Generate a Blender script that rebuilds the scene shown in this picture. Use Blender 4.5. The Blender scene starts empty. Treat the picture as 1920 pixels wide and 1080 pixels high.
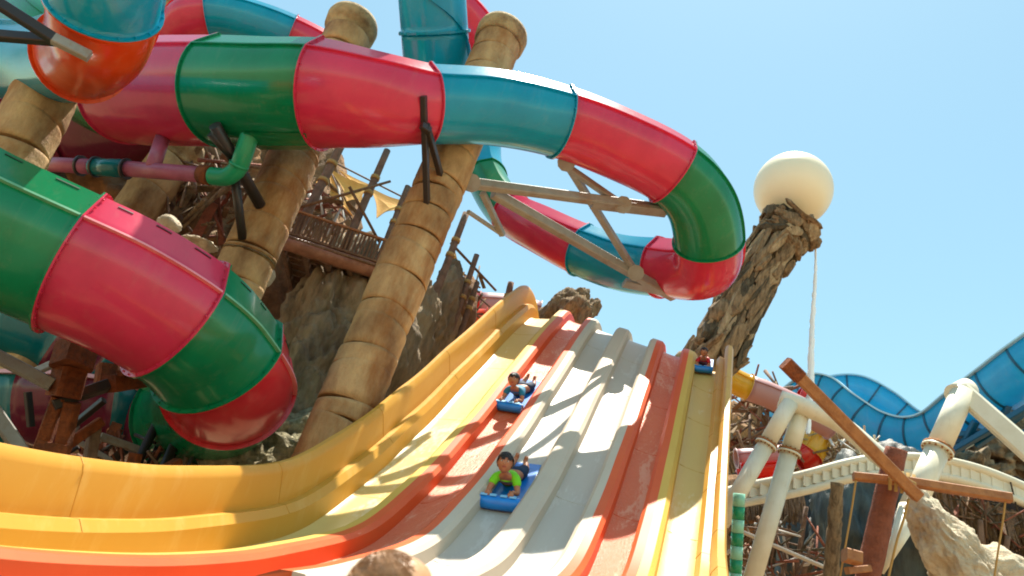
import bpy, bmesh, math, random
from mathutils import Vector as V, Matrix, noise
# ---------------------------------------------------------------- camera, world, sun, exposure
scn = bpy.context.scene
C = scn.collection
EYE = V((0, 0, 1.35))
RT = V((0.9623, 0.17572, 0.20761)); UP = V((-0.08165, -0.54146, 0.83675)); FW = V((-0.25945, 0.82216, 0.5067))
FPX = 1500.0
cam = bpy.data.cameras.new('camera'); cam.sensor_width = 36.0; cam.lens = FPX/1920*36.0
cam.clip_start = 0.05; cam.clip_end = 3000
co = bpy.data.objects.new('camera', cam); C.objects.link(co)
m = Matrix.Identity(4)
for i in range(3):
    m[i][0] = RT[i]; m[i][1] = UP[i]; m[i][2] = -FW[i]; m[i][3] = EYE[i]
co.matrix_world = m
scn.camera = co
cam.dof.use_dof = True; cam.dof.focus_distance = 11.5; cam.dof.aperture_fstop = 2.8
try: scn.cycles.filter_width = 1.9
except Exception: pass
SUN = V((-0.005, 0.20, 0.975)).normalized()
w = bpy.data.worlds.new('World'); scn.world = w; w.use_nodes = True
nt = w.node_tree; bg = nt.nodes['Background']
sk = nt.nodes.new('ShaderNodeTexSky'); sk.sky_type = 'NISHITA'; sk.sun_disc = False
sk.sun_elevation = math.asin(SUN.z); sk.sun_rotation = math.atan2(SUN.x, SUN.y)
sk.air_density = 1.0; sk.dust_density = 0.3; sk.ozone_density = 1.0
hz = nt.nodes.new('ShaderNodeMix'); hz.data_type = 'RGBA'; hz.blend_type = 'MULTIPLY'; hz.inputs[0].default_value = 1
hz.inputs[7].default_value = (1.07, 1.20, .90, 1)       # the photograph's white balance
nt.links.new(sk.outputs[0], hz.inputs[6]); nt.links.new(hz.outputs[2], bg.inputs[0]); bg.inputs[1].default_value = 0.128
sl = bpy.data.lights.new('sun', 'SUN'); sl.energy = 5.0; sl.angle = math.radians(0.5); sl.color = (1.0, 0.93, 0.80)
so = bpy.data.objects.new('sun', sl); C.objects.link(so)
so.rotation_euler = SUN.to_track_quat('Z', 'Y').to_euler()
scn.view_settings.view_transform = 'Standard'; scn.view_settings.look = 'None'
scn.view_settings.gamma = 1.0; scn.view_settings.exposure = 1.0
scn.view_settings.use_curve_mapping = False

# ---------------------------------------------------------------- helpers
def P(x, y, d):
    """world point lying d metres in front of the lens in the direction of a photo position"""
    return EYE + (RT*((x-960)/FPX) - UP*((y-540)/FPX) + FW)*d

def srgb(r, g, b):
    f = lambda c: (c/255/12.92) if c/255 <= .04045 else ((c/255+.055)/1.055)**2.4
    return (f(r), f(g), f(b), 1)

MATS = {}
def mat(name, col, rough=.5, dirt=None, dirt_amt=.3, scale=3.0, bump=0.0, bscale=12.0, coat=0.0, spec=.5,
        stretch=(1, 1, 1), metal=0.0, detail=6, foam=None, grime=None):
    if name in MATS: return MATS[name]
    m = bpy.data.materials.new(name); m.use_nodes = True
    n = m.node_tree.nodes; L = m.node_tree.links; b = n['Principled BSDF']
    b.inputs['Roughness'].default_value = rough; b.inputs['Metallic'].default_value = metal
    b.inputs['Coat Weight'].default_value = coat; b.inputs['Coat Roughness'].default_value = .08
    b.inputs['Specular IOR Level'].default_value = spec
    tc = n.new('ShaderNodeTexCoord'); mp = n.new('ShaderNodeMapping'); mp.inputs['Scale'].default_value = stretch
    geo = n.new('ShaderNodeNewGeometry')
    L.new(geo.outputs['Position'] if foam is None else tc.outputs['UV'], mp.inputs[0])
    if dirt:
        a = n.new('ShaderNodeTexNoise'); a.inputs['Scale'].default_value = scale; a.inputs['Detail'].default_value = detail
        a.inputs['Roughness'].default_value = .65
        L.new(mp.outputs[0], a.inputs[0])
        r = n.new('ShaderNodeValToRGB'); r.color_ramp.elements[0].position = .38; r.color_ramp.elements[1].position = .68
        r.color_ramp.elements[0].color = (0, 0, 0, 1); r.color_ramp.elements[1].color = (dirt_amt,)*3+(1,)
        L.new(a.outputs[0], r.inputs[0])
        mx = n.new('ShaderNodeMix'); mx.data_type = 'RGBA'; mx.inputs[6].default_value = col; mx.inputs[7].default_value = dirt
        L.new(r.outputs[0], mx.inputs[0]); L.new(mx.outputs[2], b.inputs['Base Color'])
        last = mx.outputs[2]
    else:
        b.inputs['Base Color'].default_value = col; last = None
    if foam:
        # running water: froth patches with ragged edges and fine ripples, in slide coordinates
        fcol, thr, amt = foam
        a1 = n.new('ShaderNodeTexNoise'); a1.inputs['Scale'].default_value = 1.1; a1.inputs['Detail'].default_value = 9
        a1.inputs['Roughness'].default_value = .6; a1.inputs['Distortion'].default_value = .8
        a2 = n.new('ShaderNodeTexNoise'); a2.inputs['Scale'].default_value = 16; a2.inputs['Detail'].default_value = 5
        L.new(mp.outputs[0], a1.inputs[0]); L.new(mp.outputs[0], a2.inputs[0])
        ad = n.new('ShaderNodeMath'); ad.operation = 'MULTIPLY_ADD'; ad.inputs[1].default_value = .28
        L.new(a2.outputs[0], ad.inputs[0]); L.new(a1.outputs[0], ad.inputs[2])
        r2 = n.new('ShaderNodeValToRGB'); r2.color_ramp.elements[0].position = thr; r2.color_ramp.elements[1].position = thr+.07
        r2.color_ramp.elements[0].color = (.10,)*3+(1,); r2.color_ramp.elements[1].color = (amt,)*3+(1,)
        L.new(ad.outputs[0], r2.inputs[0])
        mf = n.new('ShaderNodeMix'); mf.data_type = 'RGBA'; mf.inputs[7].default_value = fcol
        if last: L.new(last, mf.inputs[6])
        else: mf.inputs[6].default_value = col
        L.new(r2.outputs[0], mf.inputs[0]); L.new(mf.outputs[2], b.inputs['Base Color'])
    if grime:
        gcol, gamt, gst, glo = grime
        mg = n.new('ShaderNodeMapping'); mg.inputs['Scale'].default_value = gst; L.new(geo.outputs['Position'], mg.inputs[0])
        ng = n.new('ShaderNodeTexNoise'); ng.inputs['Scale'].default_value = 1.0; ng.inputs['Detail'].default_value = 7; ng.inputs['Roughness'].default_value = .7
        L.new(mg.outputs[0], ng.inputs[0])
        rg = n.new('ShaderNodeValToRGB'); rg.color_ramp.elements[0].position = glo; rg.color_ramp.elements[1].position = glo+.22
        rg.color_ramp.elements[0].color = (0, 0, 0, 1); rg.color_ramp.elements[1].color = (gamt,)*3+(1,)
        L.new(ng.outputs[0], rg.inputs[0])
        mxg = n.new('ShaderNodeMix'); mxg.data_type = 'RGBA'; mxg.inputs[7].default_value = gcol
        src = b.inputs['Base Color']
        if src.is_linked: L.new(src.links[0].from_socket, mxg.inputs[6])
        else: mxg.inputs[6].default_value = col
        L.new(rg.outputs[0], mxg.inputs[0]); L.new(mxg.outputs[2], b.inputs['Base Color'])
        ra = n.new('ShaderNodeMath'); ra.operation = 'MULTIPLY_ADD'; ra.inputs[1].default_value = .35; ra.inputs[2].default_value = rough
        L.new(rg.outputs[0], ra.inputs[0]); L.new(ra.outputs[0], b.inputs['Roughness'])
    if bump > 0:
        bn = n.new('ShaderNodeTexNoise'); bn.inputs['Scale'].default_value = bscale; bn.inputs['Detail'].default_value = 8
        bn.inputs['Roughness'].default_value = .65
        L.new(mp.outputs[0], bn.inputs[0])
        bu = n.new('ShaderNodeBump'); bu.inputs['Strength'].default_value = bump; bu.inputs['Distance'].default_value = .12 if rough > .7 else .05
        L.new(bn.outputs[0], bu.inputs['Height']); L.new(bu.outputs[0], b.inputs['Normal'])
    MATS[name] = m
    return m

def fibre(name, rgb, dark, rough=.22):
    new = name not in MATS
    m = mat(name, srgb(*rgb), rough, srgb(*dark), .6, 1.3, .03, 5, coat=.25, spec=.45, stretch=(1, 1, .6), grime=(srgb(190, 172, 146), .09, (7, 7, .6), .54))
    if new:      # thin glass-fibre shells let some light through
        n = m.node_tree.nodes; L = m.node_tree.links; b = n['Principled BSDF']
        tr = n.new('ShaderNodeBsdfTranslucent'); tr.inputs[0].default_value = tuple(min(1, c*1.25) for c in srgb(*rgb)[:3])+(1,)
        mx = n.new('ShaderNodeMixShader'); mx.inputs[0].default_value = .22
        L.new(b.outputs[0], mx.inputs[1]); L.new(tr.outputs[0], mx.inputs[2]); L.new(mx.outputs[0], n['Material Output'].inputs[0])
    return m
PINK = fibre('pink_fibreglass', (224, 60, 96), (188, 42, 76))
GREEN = fibre('green_fibreglass', (8, 140, 92), (4, 114, 68))
BLUE = fibre('blue_fibreglass', (0, 164, 198), (0, 138, 176))
TEAL = fibre('teal_fibreglass', (10, 118, 122), (8, 92, 100))
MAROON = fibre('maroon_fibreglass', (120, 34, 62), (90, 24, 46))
ORANGE = fibre('orange_fibreglass', (232, 78, 14), (205, 52, 8))
REDF = fibre('red_fibreglass', (218, 48, 30), (180, 36, 24))
YELF = fibre('yellow_fibreglass', (228, 178, 40), (200, 150, 30))
REDF2 = fibre('coral_red_fibreglass', (222, 50, 62), (190, 34, 48))
PALEG2 = mat('worn_green_edge', srgb(120, 186, 150), .5, srgb(60, 150, 110), .6, 3); PALEP2 = mat('worn_pink_edge', srgb(232, 150, 160), .5, srgb(214, 90, 110), .6, 3)
PALERIB = {}
MAUVE = mat('mauve_pipe', srgb(170, 92, 118), .4, srgb(130, 60, 80), .5, 4)
GPIPE = mat('green_pipe', srgb(24, 150, 104), .35, srgb(14, 120, 90), .4, 4)
LY = mat('yellow_lane', srgb(220, 180, 84), .5, srgb(210, 166, 72), .5, .9, spec=.3)
LYJ = mat('wall_joint_sealant', srgb(196, 144, 54), .6)
LYS = mat('shaded_yellow_wall', srgb(208, 154, 58), .4, srgb(200, 142, 48), .5, .9, spec=.35, grime=(srgb(232, 206, 140), .25, (3, 3, .8), .52))  # lane yellow deepened to amber: shade of the inner wall faces put into the colour
LYW = mat('yellow_lane_wet', srgb(226, 190, 104), .4, srgb(218, 178, 94), .4, 1.5, .08, 14, spec=.25, foam=((.92, .86, .62, 1), .72, .5), stretch=(1, .35, 1))
LO = mat('orange_lane', srgb(224, 94, 42), .45, srgb(212, 76, 32), .5, 1.2, spec=.3)
LOW = mat('orange_lane_wet', srgb(228, 104, 56), .36, srgb(212, 78, 38), .5, 1.2, .45, 16, spec=.25, foam=((.95, .66, .46, 1), .67, .42), stretch=(1.9, .55, 1))
LW = mat('white_lane', srgb(204, 190, 170), .6, srgb(190, 172, 154), .5, .8, spec=.3)
LWW = mat('white_lane_wet', srgb(196, 182, 166), .36, srgb(180, 164, 152), .5, .8, .08, 10, spec=.35, foam=((.90, .88, .84, 1), .68, .28), stretch=(1.8, .4, 1))
COL = mat('stained_concrete', srgb(198, 162, 112), .8, srgb(112, 74, 38), .95, 1.3, .5, 7, detail=9, stretch=(1, 1, .55), grime=(srgb(142, 82, 30), .8, (1.6, 1.6, .5), .5))
COLD = mat('stained_concrete_dark', srgb(190, 164, 118), .85, srgb(104, 70, 38), .85, 2.3, .6, 9, detail=9)
ROCKG = mat('grey_rock', srgb(158, 138, 108), .9, srgb(80, 66, 50), .95, 1.7, .9, 6, stretch=(1.4, 1.4, .35), detail=11)
ROCKL = mat('pale_rock', srgb(200, 190, 156), .9, srgb(104, 92, 62), .9, 5, 1.0, 14, detail=10)
ROCKT = mat('tan_rock', srgb(226, 212, 184), .9, srgb(150, 112, 74), .6, 2.2, .9, 9, detail=10)
ROCKB = mat('brown_rock', srgb(156, 116, 76), .9, srgb(74, 50, 30), .9, 1.2, .9, 5, detail=11)
ROCKD = mat('dark_wet_rock', srgb(70, 80, 78), .55, srgb(28, 30, 28), .9, 1.5, .9, 4, detail=9, stretch=(1.5, 1.5, .3))
BARK = mat('weathered_bark', srgb(172, 144, 108), .9, srgb(70, 54, 36), .9, 5, .9, 18, detail=9, stretch=(2, 2, .5))
BARKD = mat('weathered_bark_dark', srgb(112, 98, 74), .9, srgb(42, 36, 26), .9, 5, .9, 18, detail=9, stretch=(2, 2, .5))
BARKP = mat('weathered_bark_pale', srgb(200, 178, 142), .9, srgb(120, 92, 62), .8, 5, .9, 18, detail=9, stretch=(2, 2, .5))
WOOD = mat('brown_timber', srgb(140, 108, 76), .75, srgb(88, 50, 28), .8, 6, .5, 30, stretch=(2, 2, .4))
WOODR = mat('orange_timber', srgb(176, 118, 68), .6, srgb(128, 72, 34), .7, 5, .4, 24)
WOODM = mat('red_brown_timber', srgb(150, 88, 66), .8, srgb(104, 56, 40), .7, 5, .6, 20)
WOODG = mat('grey_pole_timber', srgb(132, 106, 88), .8, srgb(84, 62, 48), .7, 7, .4, 26)
LOGM = mat('polished_log', srgb(168, 120, 98), .35, srgb(96, 52, 36), .7, 3, .4, 12, coat=.2)
RUST = mat('rusted_steel', srgb(150, 78, 34), .85, srgb(70, 34, 16), .8, 6, .7, 16, detail=9)
STEEL = mat('grey_steel', srgb(150, 150, 146), .45, srgb(112, 96, 76), .5, 3, .1, 20, grime=(srgb(140, 84, 36), .6, (3, 3, 3), .56))
STEELD = mat('dark_steel', srgb(52, 50, 52), .4, srgb(80, 56, 36), .4, 4, metal=.3)
WPAINT = mat('cream_painted_steel', srgb(226, 222, 202), .4, srgb(200, 190, 160), .45, 2.2, grime=(srgb(150, 116, 76), .45, (9, 9, .9), .6))
BOLT = mat('rusty_bolt', srgb(150, 96, 46), .8)
SAIL = mat('ochre_canvas', srgb(232, 178, 92), .85, srgb(212, 150, 70), .5, 4, .2, 40)
BALL = mat('cream_ball', srgb(238, 228, 200), .4, srgb(226, 212, 176), .3, .5)
BWAVE = fibre('wave_slide_blue', (34, 174, 220), (18, 144, 196), .35)
BWD = mat('wave_slide_rib', srgb(8, 84, 120), .4)
BWL = mat('wave_slide_rim', srgb(176, 216, 232), .3)
ROPE = mat('rope', srgb(176, 144, 88), .9)
THATCH = mat('dry_thatch', srgb(150, 112, 66), .95, srgb(74, 48, 26), .9, 8, 1.0, 40, stretch=(3, 3, .4))
SAND = mat('sandy_ground', srgb(156, 126, 92), .95, srgb(108, 82, 56), .8, .6, .5, 8)
STONEP = mat('deck_stone', srgb(120, 104, 86), .85, srgb(90, 74, 58), .7, 1.4, .4, 10)
POOL = mat('pool_water', srgb(60, 150, 170), .05, None, 0, 1, .35, 3)
POOLT = mat('pool_basin', srgb(90, 170, 190), .4)
GROUT = mat('dark_joint', srgb(70, 44, 24), .9)
DKROPE = mat('slot_dark', srgb(80, 22, 34), .6)
GSLOT = mat('slot_green', srgb(10, 70, 46), .6)
MATB = mat('blue_mat', srgb(10, 128, 220), .35, srgb(8, 92, 180), .3, 6, coat=.2)
MATW = mat('white_print', srgb(130, 190, 225), .5)
SKIN = mat('skin', srgb(178, 116, 82), .5, srgb(156, 94, 66), .4, 12)
SKINL = mat('skin_pale', srgb(226, 172, 140), .5, srgb(206, 146, 116), .4, 12)
HAIRK = mat('black_hair', srgb(24, 18, 18), .35, None, 0, 1, .6, 60)
HAIRB = mat('brown_hair', srgb(196, 146, 100), .4, srgb(130, 88, 54), .8, 10, .1, 60)
NEON = mat('lime_cloth', srgb(120, 214, 20), .7)
NAVY = mat('navy_cloth', srgb(20, 44, 74), .8)
TEALC = mat('teal_cloth', srgb(22, 116, 150), .7)
CRED = mat('red_cloth', srgb(190, 24, 36), .7)
EYEW = mat('eye_white', srgb(220, 215, 205), .3)
EYED = mat('eye_dark', srgb(20, 14, 12), .2)
LIPS = mat('lips', srgb(150, 70, 62), .5)
CGREY = mat('grey_cloth', srgb(92, 98, 110), .85)

def props(o, label=None, cat=None, group=None, kind=None):
    if label: o['label'] = label
    if cat: o['category'] = cat
    if group: o['group'] = group
    if cat and not kind: kind = 'thing'
    if kind: o['kind'] = kind
    return o

def empty(name, loc, label, cat, group=None):
    o = bpy.data.objects.new(name, None); C.objects.link(o); o.location = loc; o.empty_display_size = .2
    return props(o, label, cat, group)

WORLDLOC = {}
def obj(name, vs, fs, mats, parent=None, smooth=False, idx=None, uv=None):
    vs = [V(v) for v in vs]
    c = V((0, 0, 0))
    for v in vs: c += v
    c /= max(1, len(vs))
    me = bpy.data.meshes.new(name)
    me.from_pydata([tuple(v-c) for v in vs], [], fs)
    if not isinstance(mats, (list, tuple)): mats = [mats]
    for mm in mats: me.materials.append(mm)
    if idx: me.polygons.foreach_set('material_index', idx)
    if uv:
        l = me.uv_layers.new(name='UVMap')
        for lp in me.loops: l.data[lp.index].uv = uv[lp.vertex_index]
    if smooth is True: me.polygons.foreach_set('use_smooth', [True]*len(fs))
    elif smooth: me.polygons.foreach_set('use_smooth', smooth)
    o = bpy.data.objects.new(name, me); C.objects.link(o)
    WORLDLOC[o.name] = c
    if parent:
        pl = WORLDLOC.get(parent.name, parent.location)
        o.parent = parent; o.location = c - V(pl)
    else: o.location = c
    return o

class MB:
    def __init__(s): s.v = []; s.f = []; s.i = []; s.s = []
    def add(s, vs, fs, mi=0, sm=False):
        k = len(s.v); s.v += [V(v) for v in vs]; s.f += [tuple(a+k for a in f) for f in fs]
        s.i += [mi]*len(fs); s.s += ([sm]*len(fs) if isinstance(sm, bool) else sm)
        return s
    def build(s, name, mats, parent=None): return obj(name, s.v, s.f, mats, parent, s.s, s.i)

def frame(T, up=V((0, 0, 1))):
    T = T.normalized()
    X = T.cross(up)
    if X.length < 1e-4: X = T.cross(V((0, 1, 0)))
    X.normalize(); return X, X.cross(T).normalized()

def g_bar(A, B, w, h, up=V((0, 0, 1)), bev=.12):
    A = V(A); B = V(B); X, Y = frame(B-A, up); k = min(w, h)*bev
    pr = [(w/2-k, h/2), (-w/2+k, h/2), (-w/2, h/2-k), (-w/2, -h/2+k), (-w/2+k, -h/2), (w/2-k, -h/2), (w/2, -h/2+k), (w/2, h/2-k)]
    vs = [A+X*a+Y*b for a, b in pr]+[B+X*a+Y*b for a, b in pr]
    n = 8; fs = [(i, (i+1) % n, n+(i+1) % n, n+i) for i in range(n)]+[tuple(range(n))[::-1], tuple(range(n, 2*n))]
    return vs, fs

def g_cyl(A, B, r0, r1=None, seg=20, rough=0.0, seed=0, rings=1):
    A = V(A); B = V(B); r1 = r0 if r1 is None else r1; X, Y = frame(B-A)
    vs = []; fs = []
    for j in range(rings+1):
        t = j/rings; c = A.lerp(B, t); r = r0+(r1-r0)*t
        for i in range(seg):
            a = 2*math.pi*i/seg; d = X*math.cos(a)+Y*math.sin(a); rr = r
            if rough: rr = r*(1+rough*noise.noise((c+d*r)*(1.2/r)+V((seed, 0, 0))))
            vs.append(c+d*rr)
    for j in range(rings):
        for i in range(seg): fs.append((j*seg+i, j*seg+(i+1) % seg, (j+1)*seg+(i+1) % seg, (j+1)*seg+i))
    sm = [True]*len(fs)
    fs += [tuple(range(seg))[::-1], tuple(range(rings*seg, rings*seg+seg))]; sm += [False, False]
    return vs, fs, sm

def cyl(name, A, B, r0, r1=None, m=None, parent=None, seg=20, **k):
    vs, fs, sm = g_cyl(A, B, r0, r1, seg, **k); return obj(name, vs, fs, m, parent, sm)
def bar(name, A, B, w, h, m, parent=None, up=V((0, 0, 1))):
    vs, fs = g_bar(A, B, w, h, up); return obj(name, vs, fs, m, parent)

def catmull(pts, n):
    """n samples per span; returns samples (lists) - works on tuples of any size"""
    pts = [V(p) for p in pts]; out = []
    E = [pts[0]*2-pts[1]]+pts+[pts[-1]*2-pts[-2]]
    for i in range(1, len(E)-2):
        a, b, c, d = E[i-1:i+3]
        for k in range(n):
            t = k/n
            out.append(.5*((2*b)+(c-a)*t+(2*a-5*b+4*c-d)*t*t+(3*b-a-3*c+d)*t**3))
    out.append(pts[-1]); return out

def transport(pts, up0):
    Ts = []
    for i in range(len(pts)):
        a = pts[max(0, i-1)]; b = pts[min(len(pts)-1, i+1)]; Ts.append((b-a).normalized())
    fr = []; U = (up0-Ts[0]*up0.dot(Ts[0])).normalized()
    for T in Ts:
        # keep the seam on the upper side while the tube is not steep
        Z = V((0, 0, 1)); w = 1-abs(T.z)
        U2 = (U-T*U.dot(T)).normalized(); Zp = (Z-T*T.z)
        if Zp.length > .3: U2 = (U2*.75+Zp.normalized()*.25*min(1, w*2)).normalized()
        U = (U2-T*U2.dot(T)).normalized(); fr.append((T.cross(U).normalized(), U, T))
    return fr

# ---------------------------------------------------------------- enclosed tube slides
def tube(root, ctrl, R0, secs, n=8, seam=80, ribs=True, up0=V((0, 0, 1)), seg=40, slots=None, flw=.05, ribm=None, lid=False):
    """ctrl: points; secs: list of (start ctrl index, end ctrl index, material)"""
    pts = catmull(ctrl, n); fr = transport(pts, up0)
    if not isinstance(R0, (list, tuple)): R0 = [R0]*len(ctrl)
    def rad(i):
        a = min(len(R0)-1, i//n); b = min(len(R0)-1, a+1); k = (i % n)/n; return R0[a]+(R0[b]-R0[a])*k
    SM = math.radians(seam); CR = math.radians(45)
    def kf(a):      # the upper half shell is a lower lid: upright band, crease, then a flat dome
        a = abs((a+math.pi) % (2*math.pi)-math.pi)
        if not lid or a >= SM: return 1.0
        if a >= CR: return min(1.0, .95/(.883*math.sin(a)+.469*math.cos(a)))
        lo, hi = .4, 1.2
        for _ in range(24):
            k = (lo+hi)/2; x = k*math.sin(a); y = k*math.cos(a)
            if y > .703+.16*(1-(x/.70)**2): hi = k
            else: lo = k
        return lo
    AN = [2*math.pi*k/seg for k in range(seg)]
    if lid:
        for t in (SM, CR, 2*math.pi-SM, 2*math.pi-CR): k = min(range(seg), key=lambda q: abs(AN[q]-t)); AN[k] = t
    KA = {round(a, 6): kf(a) for a in AN}
    def ring(i, r, a):
        X, U, T = fr[i]; k = KA.get(round(a, 6)); k = kf(a) if k is None else k
        return pts[i]+(X*math.sin(a)+U*math.cos(a))*((rad(i)*k)+r-R)
    for si, (a, b, mt) in enumerate(secs):
        i0, i1 = int(round(a*n)), int(round(b*n))
        vs = []; fs = []; R = R0[0]
        for r in (R, R-.03):
            for i in range(i0, i1+1):
                for k in range(seg): vs.append(ring(i, r, AN[k]))
        N = i1-i0+1; off = N*seg
        for i in range(N-1):
            for k in range(seg):
                q = (i*seg+k, i*seg+(k+1) % seg, (i+1)*seg+(k+1) % seg, (i+1)*seg+k)
                fs.append(q); fs.append(tuple(off+c for c in q[::-1]))
        sm = [True]*len(fs)
        for e in (0, N-1):
            for k in range(seg): fs.append((e*seg+k, off+e*seg+k, off+e*seg+(k+1) % seg, e*seg+(k+1) % seg)); sm.append(False)
        sec = obj('tube_section', vs, fs, mt, root, sm)
        if lid: sec.data.set_sharp_from_angle(angle=math.radians(24))
        # bolted flange at each end of the section
        for e, s in ((i0, 1), (i1, -1)):
            X, U, T = fr[e]; vs = []; R = rad(e); prof = [(R-.02, .0), (R+flw, .0), (R+flw, .022), (R-.02, .022)]
            for k in range(seg):
                a_ = AN[k]; kk = KA[round(a_, 6)]
                for (r, t) in prof: vs.append(pts[e]+(X*math.sin(a_)+U*math.cos(a_))*(r+R*(kk-1))+T*(t+.001)*s)
            fs = []
            for k in range(seg):
                for q in range(4):
                    f = (k*4+q, k*4+(q+1) % 4, ((k+1) % seg)*4+(q+1) % 4, ((k+1) % seg)*4+q); fs.append(f)
            for k in range(0, seg, 2):          # flange bolts
                a_ = AN[k]; kk = KA[round(a_, 6)]; rd_ = X*math.sin(a_)+U*math.cos(a_); tg_ = X*math.cos(a_)-U*math.sin(a_)
                c_ = pts[e]+rd_*(R*kk+flw*.5); nb = len(vs)
                for sx, sy, sz in ((-1, -1, 0), (1, -1, 0), (1, 1, 0), (-1, 1, 0), (-1, -1, 1), (1, -1, 1), (1, 1, 1), (-1, 1, 1)):
                    vs.append(c_+tg_*sx*.011+rd_*sy*.011+T*s*(.018+.022*sz))
                fs += [tuple(nb+q for q in f) for f in ((3, 2, 1, 0), (4, 5, 6, 7), (0, 1, 5, 4), (1, 2, 6, 5), (2, 3, 7, 6), (3, 0, 4, 7))]
            obj('flange_ring', vs, fs, mt, sec)
        R = R0[0]
        if ribs:
            for sd in (1, -1):
                vs = []; aa = math.radians(seam)*sd; w_ = .014/R
                for i in range(i0, i1+1):
                    for (r, da) in ((R-.01, -w_), (R+flw, -w_), (R+flw, w_), (R-.01, w_)): vs.append(ring(i, r, aa+da))
                fs = []
                for i in range(N-1):
                    for q in range(4): fs.append((i*4+q, i*4+(q+1) % 4, (i+1)*4+(q+1) % 4, (i+1)*4+q))
                fs += [(0, 1, 2, 3), tuple((N-1)*4+q for q in (3, 2, 1, 0))]
                obj('seam_rib', vs, fs, (ribm and {GREEN: PALEG2}.get(mt, PALEP2)) or mt, sec)
        if slots:
            for i in range(i0+2, i1-2, slots[1]):
                vs = []; aa = math.radians(seam)
                for j in (0, 1, 2):
                    if i+j > i1: break
                    for (r, da) in ((R+.012, -.011), (R+.012, .011)): vs.append(ring(i+j, r, aa*slots[2]+da))
                fs = [(q*2, q*2+1, q*2+3, q*2+2) for q in range(len(vs)//2-1)]
                # give the slot real depth
                nb = len(vs); vs += [v-(v-pts[i]).normalized()*.02 for v in vs]
                fs += [tuple(nb+c for c in f[::-1]) for f in fs]
                e = [0]+[q*2 for q in range(1, nb//2)]; o_ = [q*2+1 for q in range(nb//2)]
                for L_ in (e, o_):
                    for q in range(len(L_)-1): fs.append((L_[q], L_[q+1], nb+L_[q+1], nb+L_[q]))
                obj('grip_slot', vs, fs, slots[0] if mt is PINK else GSLOT, sec)
    return pts, fr

def tube_thing(name, label, cat, c, R, secs, **k):
    ctrl = [P(*q) for q in c]
    root = empty(name, ctrl[len(ctrl)//2]-V((0, 0, R if not isinstance(R, list) else R[0])), label, cat)
    tube(root, ctrl, R, secs, **k); return root

# main looping slide across the picture
c2 = [(60, 10, 19.0), (120, 85, 16.6), (180, 142, 16.0), (245, 168, 15.0), (330, 171, 14.3), (416, 171, 13.75), (505, 174, 13.3), (603, 176, 12.95), (702, 187, 12.9), (803, 195, 13.3),
      (925, 201, 13.9), (1050, 228, 14.6), (1165, 272, 14.8), (1262, 322, 15.0), (1312, 378, 15.2), (1328, 452, 15.6), (1316, 500, 16.2), (1240, 500, 17.3), (1165, 492, 17.9),
      (1093, 468, 18.4), (1020, 432, 19.2), (962, 400, 20.2), (925, 355, 21.2), (905, 300, 22.0), (905, 235, 22.6), (918, 160, 22.8), (905, 80, 22.4), (850, 10, 22), (760, -50, 21.6)]
tube_thing('looping_tube_slide', 'pink, green and blue tube slide looping across the sky before the tall columns', 'tube slide',
           c2, [1.0, 1.0, 1.0, .99, .97, .935, .905, .88]+[.77]+[.66]*9+[.64, .62, .60, .58, .57, .57]+[.60]*5, [(0, 3, GREEN), (3, 5, PINK), (5, 7, GREEN), (7, 9, PINK), (9, 11, BLUE), (11, 13, PINK), (13, 15, GREEN), (15, 17, PINK), (17, 19, BLUE),
                     (19, 21, PINK), (21, 22.5, GREEN), (22.5, 25, BLUE), (25, 28, PINK)], seam=82, flw=.04, lid=True, seg=48)
# front left spiral
c1 = [(-160, 344, 9.3), (-20, 417, 9.5), (144, 490, 9.7), (240, 534, 9.9), (330, 588, 10.2), (382, 636, 10.6), (422, 690, 11.0), (428, 730, 11.7), (402, 758, 12.6), (350, 785, 13.9), (235, 795, 15.6)]
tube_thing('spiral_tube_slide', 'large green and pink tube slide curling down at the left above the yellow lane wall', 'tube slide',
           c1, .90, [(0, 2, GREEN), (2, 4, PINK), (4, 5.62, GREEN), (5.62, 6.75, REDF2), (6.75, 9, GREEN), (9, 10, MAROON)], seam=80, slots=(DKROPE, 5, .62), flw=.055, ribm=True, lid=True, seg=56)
c3 = [(350, 170, 25), (336, 100, 24.5), (350, 45, 24), (392, 30, 24), (450, 38, 24.2), (525, 62, 24.6), (600, 98, 25), (680, 150, 25.6)]
tube_thing('high_far_tube_slide', 'small far pink and blue tube slide arching behind the green section at the top left', 'tube slide',
           c3, .70, [(0, 3, PINK), (3, 5.2, BLUE), (5.2, 7, PINK)], lid=True)
c4 = [(802, -150, 15.6), (808, -40, 15.9), (815, 60, 16.2), (822, 160, 16.6), (830, 230, 17)]
tube_thing('upright_blue_tube', 'steep blue tube dropping from the top edge behind the looping slide', 'tube slide',
           c4, .68, [(0, 2, BLUE), (2, 4, BLUE)], up0=V((0, -1, 0)), seam=60)
c5 = [(235, -210, 8.6), (218, -110, 8.8), (200, -20, 9.0), (190, 48, 9.4), (176, 86, 10.1), (140, 108, 10.9), (60, 118, 12.0), (-60, 105, 12.8), (-200, 90, 13.6)]
tube_thing('overhead_elbow_tube', 'blue tube with a bright orange elbow section hanging in at the top left corner', 'tube slide',
           c5, .585, [(0, 2.35, BLUE), (2.35, 4.8, ORANGE), (4.8, 8, BLUE)], seam=60, up0=V((0, -1, 0)))
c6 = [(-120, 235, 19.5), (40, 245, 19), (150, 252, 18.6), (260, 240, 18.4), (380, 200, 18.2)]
tube_thing('maroon_tube_slide', 'dark maroon tube slide in shade behind the orange elbow', 'tube slide', c6, .85, [(0, 2, MAROON), (2, 4, MAROON)])

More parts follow.
